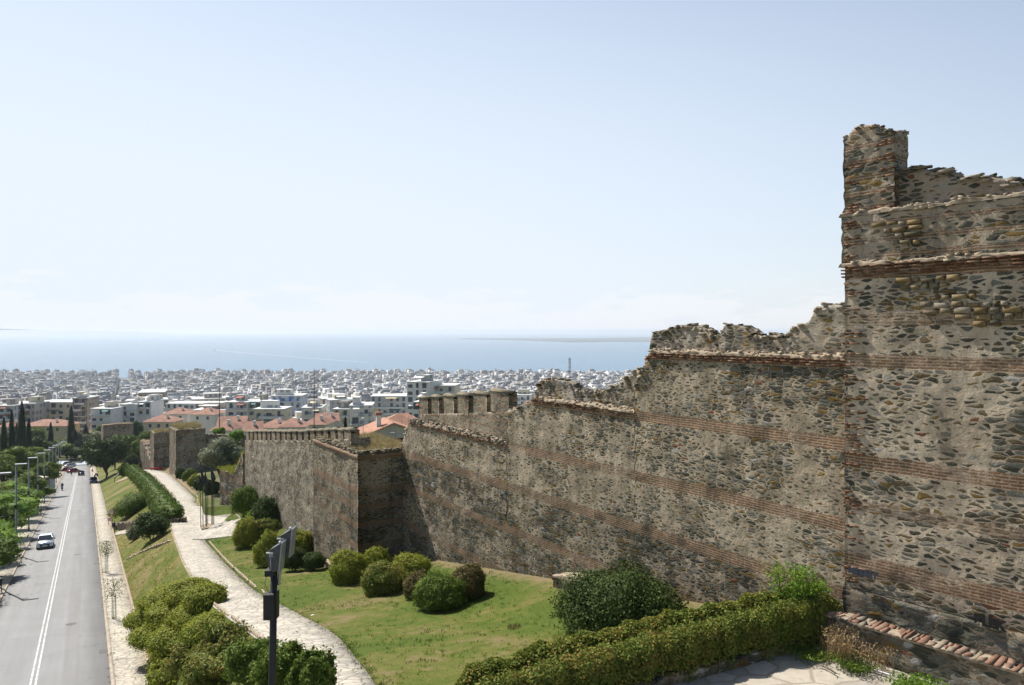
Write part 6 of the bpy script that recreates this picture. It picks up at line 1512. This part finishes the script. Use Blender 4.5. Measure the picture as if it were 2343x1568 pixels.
# saplings in their pits
def sapling(px, yb, yt, label, seed, leafy):
    p = hit(px, yb); e = empty('young_tree', tuple(p), 0, label, 'tree'); H = (HY - yt) / F * p.y - p.z; rr = random.Random(seed)
    tw = [([(0, 0, 0), (.03, 0, H * .5), (.0, .03, H)], [.03, .022, .008])]
    for k in range(16):
        a = rr.uniform(0, 6.28); z = H * rr.uniform(.5, .85); l = H * rr.uniform(.12, .26); tw.append(([(0, 0, z), (math.cos(a) * l * .5, math.sin(a) * l * .5, z + l * .45), (math.cos(a) * l, math.sin(a) * l, z + l * .7)], [.012, .008, .004]))
    limbs(tw, 5).build('trunk', M['twig'], e)
    mb = MB()
    for k in range(2): mb.tube([(.13 - .26 * k, .05, 0), (.11 - .24 * k, .05, H * .62)], .028, 6)
    M.setdefault('stake', plain('green_stake', (.05, .12, .06), .7)); mb.tube([(.12, .05, H * .45), (-.12, .05, H * .45)], .015, 5); mb.build('stake', M['stake'], e)
    rg = np.random.default_rng(seed); n = leafy; t = rg.random(n); a = rg.uniform(0, 6.28, n); r = H * .2 * rg.random(n) ** .6
    V, Q = leafcloud(np.stack([r * np.cos(a), r * np.sin(a), H * (.55 + .42 * t)], 1), rg.normal(0, 1, (n, 3)), .045, rg); link('leaves', combine('leaves', [(V, Q, 0)], [M['leaf_green'] if leafy > 200 else M['leaf_brown']]), None, e)
    V, Q, T = blades(260, .014, .18, .42, rg, .8); me = npmesh('weeds', V, Q, T); me.materials.append(M['leaf_hedge']); link('pit_weeds', me, None, e)
sapling(243, 1314, 1236, 'thin young tree with red-green leaves and stakes on the right pavement, the farther one', 1, 1000)
sapling(260, 1420, 1322, 'nearly bare young tree tied to green stakes on the right pavement, the nearer one', 2, 420)
for px, py, s_ in ((263, 1457, .45), (274, 1518, .5), (241, 1288, .4), (247, 1369, .4)):
    tuft('pit_weeds', hit(px, py) + Vector((0, 0, .02)), 420, .014, .12, s_, M['leaf_hedge'], {1457: 'flat patch of weeds in the pavement just nearer than the nearly bare young tree', 1518: 'square patch of weeds in the pavement nearest the bottom edge', 1288: 'weed patch in the pavement beyond the farther young tree', 1369: 'weed patch in the pavement between the two young trees'}[py], 'weeds', int(px), .9)
# bundle of tall steel rods: the memorial on its slab
p = hit(472, 1214); e = empty('memorial_sculpture', tuple(p), 0.0, 'sculpture of tall thin dark metal rods with flame like tips on a stone slab', 'sculpture')
s_ = p.y / F; rr = random.Random(4)
mb = MB(); mb.box((0, .5, .2), (38 * s_ * .82, 1.9, .32), .45); mb.build('base_slab', M['limecap'], e, bevel=.02)
rods = [(457, 1080, 1206), (463, 1070, 1212), (466, 1100, 1209), (468.5, 1072, 1208), (471, 1090, 1207), (475, 1068, 1206), (479, 1072, 1208), (483, 1085, 1211)]
for k, (x, yt, yb) in enumerate(rods):
    x0 = (x - 472) * s_; H = (yb - yt) * s_ ; y0 = rr.uniform(0, 1.1); lean = rr.uniform(-.12, .05)
    MB().tube([(x0, y0, .3), (x0 + lean * .5, y0, H * .6), (x0 + lean, y0, H)], [.035, .032, .028], 6).build('rod', M['metal_dark'], e)
    mb = MB(); z0 = H * rr.uniform(.72, .84); mb.tube([(x0 + lean * .8, y0, z0), (x0 + lean * .8 + .05, y0, z0 + .5), (x0 + lean - .03, y0, z0 + 1.0), (x0 + lean, y0, H + .1)], [.03, .15, .09, .02], 6); mb.build('flame_tip', M['metal_dark'], e)
# grey sloping rail, red and white barrier, small things on the bank
a, b = hit(262, 1104), hit(292, 1082); b.z += 1.6
e = empty('sloping_rail', tuple(a), 0, 'grey sloping metal pole beside the white ramp on the bank', 'rail'); MB().tube([(0, 0, .9), tuple(b - a + Vector((0, 0, .5)))], .12, 8).build('rail', M['metal_grey'], e); MB().tube([(0, 0, -.2), (0, 0, 1.0)], .06, 6).build('post', M['metal_dark'], e)
def patch(name, pts, mat, dz=.05, th=.4):
    v = [hit(*q) for q in pts]; n = len(v); mb = MB(); mb.add([(q.x, q.y, q.z + dz) for q in v] + [(q.x, q.y, q.z - th) for q in v], [tuple(range(n))] + [(i, (i + 1) % n, n + (i + 1) % n, n + i) for i in range(n)]); tag(mb.build(name, mat), kind='structure')
patch('white_ramp', [(265, 1106), (291, 1096), (295, 1078), (288, 1076)], M['limecap'], .12)
patch('bank_steps', [(264, 1226), (288, 1222), (312, 1213), (316, 1209), (290, 1214), (263, 1219)], M['flag2'], .1)
def stonerun(name, a, b, n, s, label, mat, h=.3, seed=1):
    pa, pb = hit(*a), hit(*b); rr = random.Random(seed); e = empty(name, tuple(pa), 0, label, 'kerb'); mb = MB()
    for k in range(n):
        q = pa + (pb - pa) * ((k + .5) / n); q.z = gz(q.x, q.y); q -= pa; dx = pb - pa; an = math.atan2(dx.y, dx.x)
        mb.box((q.x + rr.uniform(-.06, .06), q.y + rr.uniform(-.06, .06), q.z + h * .3), ((pb - pa).length / n * rr.uniform(.75, .98), s * rr.uniform(.7, 1.2), h * rr.uniform(.8, 1.2)), an + rr.uniform(-.12, .12))
    mb.build('stones', mat, e, bevel=.02)
stonerun('stone_kerb', (289, 1283), (388, 1240), 22, .3, 'broken line of pale stones crossing the bank below the small dark tree', M['limecap'], .2, 2)
stonerun('stone_kerb', (289, 1178), (338, 1150), 9, .25, 'straight pale kerb on the bank above the speed sign', M['limecap'], .35, 3)
stonerun('low_bank_wall', (263, 1211), (322, 1205), 8, .5, 'low rough stone wall above the steps on the bank', M['lowwall'], .9, 4)
stonerun('low_bank_wall', (375, 1203), (426, 1195), 7, .45, 'low stone wall at the near end of the tall hedge', M['lowwall'], .6, 5)
p = hit(360, 1077); e = empty('barrier', tuple(p), .3, 'red barrier board lying at the far end of the path', 'barrier'); MB().box((0, 0, .5), (3.2, .1, .35)).build('board', M['red_sign'], e); [MB().box((x, 0, .2), (.1, .5, .5)).build('foot', M['metal_grey'], e) for x in (-1.2, 1.2)]
# floodlights on the near post
Yp = 16.0; pb = Vector(((620 - CX) / F * Yp, Yp, gz((620 - CX) / F * Yp, Yp)))
zt = (HY - 1300) / F * Yp; e = empty('floodlight_post', tuple(pb), 0, 'tall black post carrying two grey floodlights, in front of the path', 'floodlight'); H = zt - pb.z
u_ = Yp / F; lean = .10
def pp(px, py, dy=0): return ((px - CX) * u_ - pb.x, dy, (HY - py) * u_ - pb.z)
mb = MB(); mb.tube([(-.06, 0, 0), pp(622.5, 1568), pp(627, 1296)], [.078, .074, .068], 14); mb.build('post', M['metal_dark'], e)
mb = MB(); c = pp(620, 1383, -.08); mb.box(c, (23 * u_, .24, 58 * u_)); mb.build('control_box', M['blackpl'], e, bevel=.01)
MB().box(pp(633, 1383, .02), (4 * u_, .2, 62 * u_)).build('back_plate', M['metal_dark'], e)
mb = MB(); mb.box(pp(622, 1306, -.06), (20 * u_, .3, 14 * u_)); mb.build('ballast_box', M['blackpl'], e, bevel=.01)
mb = MB(); mb.tube([pp(636, 1340, .03), pp(640, 1290, .05)], .035, 6); mb.tube([pp(620, 1300, -.1), pp(630, 1285, .0), pp(640, 1278, .0)], .025, 6); mb.box(pp(634, 1292, .0), (.16, .34, .06)); mb.build('bracket', M['steel'], e)
def floodlight(cx, cy, dy, par):
    f = empty_part('floodlight', par, pp(cx, cy, dy)); s = u_; f.scale = (.68, .8, .76)
    # housing tapers from the deep glass face (right) to the round back (left)
    pr = [(21, 38), (25, 30), (14, -46), (-10, -46), (-20, -30), (-25, -2), (-24, 10), (-12, 20)]
    m = MB(); a = [(x * s, -.17, y * s) for x, y in pr]; b = [(x * s, .17, y * s) for x, y in pr]; n = len(pr)
    m.add(a + b, [tuple(range(n)), tuple(range(n, 2 * n))[::-1]] + [(i, (i + 1) % n, n + (i + 1) % n, n + i) for i in range(n)]); hs = m.build('housing', M['flood'], f, bevel=.012)
    MB().add([(x * s, y, z * s) for x, y, z in ((24, -.2, 40), (28, -.2, 38), (19, -.2, -47), (14, -.2, -47), (24, .2, 40), (28, .2, 38), (19, .2, -47), (14, .2, -47))], [(0, 1, 2, 3), (7, 6, 5, 4), (0, 4, 5, 1), (1, 5, 6, 2), (2, 6, 7, 3), (3, 7, 4, 0)]).build('glass_frame', M['steel'], f)
    MB().tube([(-10 * s, -.19, 2 * s), (-10 * s, -.165, 2 * s)], .062, 18).build('pivot_disc', M['steel'], f)
    MB().box((-14 * s, -.185, 10 * s), (24 * s, .02, 4.5 * s)).build('handle', M['bright'], f, bevel=.004)
    MB().box((17 * s, -.12, 37 * s), (4 * s, .1, 12 * s), m=Matrix.Identity(4)).build('latch', M['bright'], f)
    MB().tube([(-10 * s, -.19, 0), (-10 * s, -.19, -40 * s), (-10 * s, .19, -40 * s), (-10 * s, .19, 0)], .02, 5).build('yoke', M['steel'], f)
M['flood'] = plain('floodlight_housing', (.085, .087, .09), .55, .3, .2, 12); M['bright'] = plain('bright_latch_metal', (.62, .62, .60), .4, .3)
floodlight(634, 1266, -.08, e); floodlight(647, 1244, .26, e)
cb = MB(); cb.tube([pp(617, 1312, -.2), pp(614, 1325, -.24), pp(617, 1342, -.2), pp(624, 1352, -.15)], .008, 5); cb.tube([pp(626, 1282, -.15), pp(624, 1300, -.2)], .008, 5); cb.build('cable', M['twig'], e)
# odds and ends on the terrace and the lawn
p0 = Vector((9.55, 20.9, -9.03)); e = empty('metal_pipe', tuple(p0), 0, 'thin grey pipe lying on the terrace edge among the weeds', 'pipe'); MB().tube([(-.2, .1, .03), (1.1, -1.3, .03)], .022, 8).build('tube', M['steel'], e)
p0 = Vector((8.45, 20.75, -9.05)); e = empty('dead_branch', tuple(p0), 0, 'short bare broken branch on the terrace paving', 'branch'); MB().tube([(-.15, .35, .03), (-.02, .1, .04), (.08, -.2, .03)], [.018, .025, .02], 6).tube([(.06, -.15, .03), (.0, -.28, .05)], .01, 5).tube([(.06, -.15, .03), (.15, -.28, .04)], .01, 5).build('wood', M['twig'], e)
tuft('dead_plant', hit(1177, 1437), 160, .008, .16, .28, M['leaf_brown'], 'small withered brown plant lying in the middle of the lawn', 'plant', 3, 1.0)
for x, y, lab in ((716, 1408, 'long scrap of white litter on the grass near the path edge'), (772, 1430, 'crumpled white paper scrap on the lawn, nearer the camera')):
    p0 = hit(x, y); e = empty('paper_scrap', tuple(p0), .4, lab, 'litter')
    e.scale = (.42, .42, .3); MB().add([(-.28, -.05, .05), (0, -.09, .11), (.26, -.03, .05), (.22, .08, .07), (0, .05, .14), (-.25, .07, .06)], [(0, 1, 4, 5), (1, 2, 3, 4)]).build('paper', M['white_sign'], e)
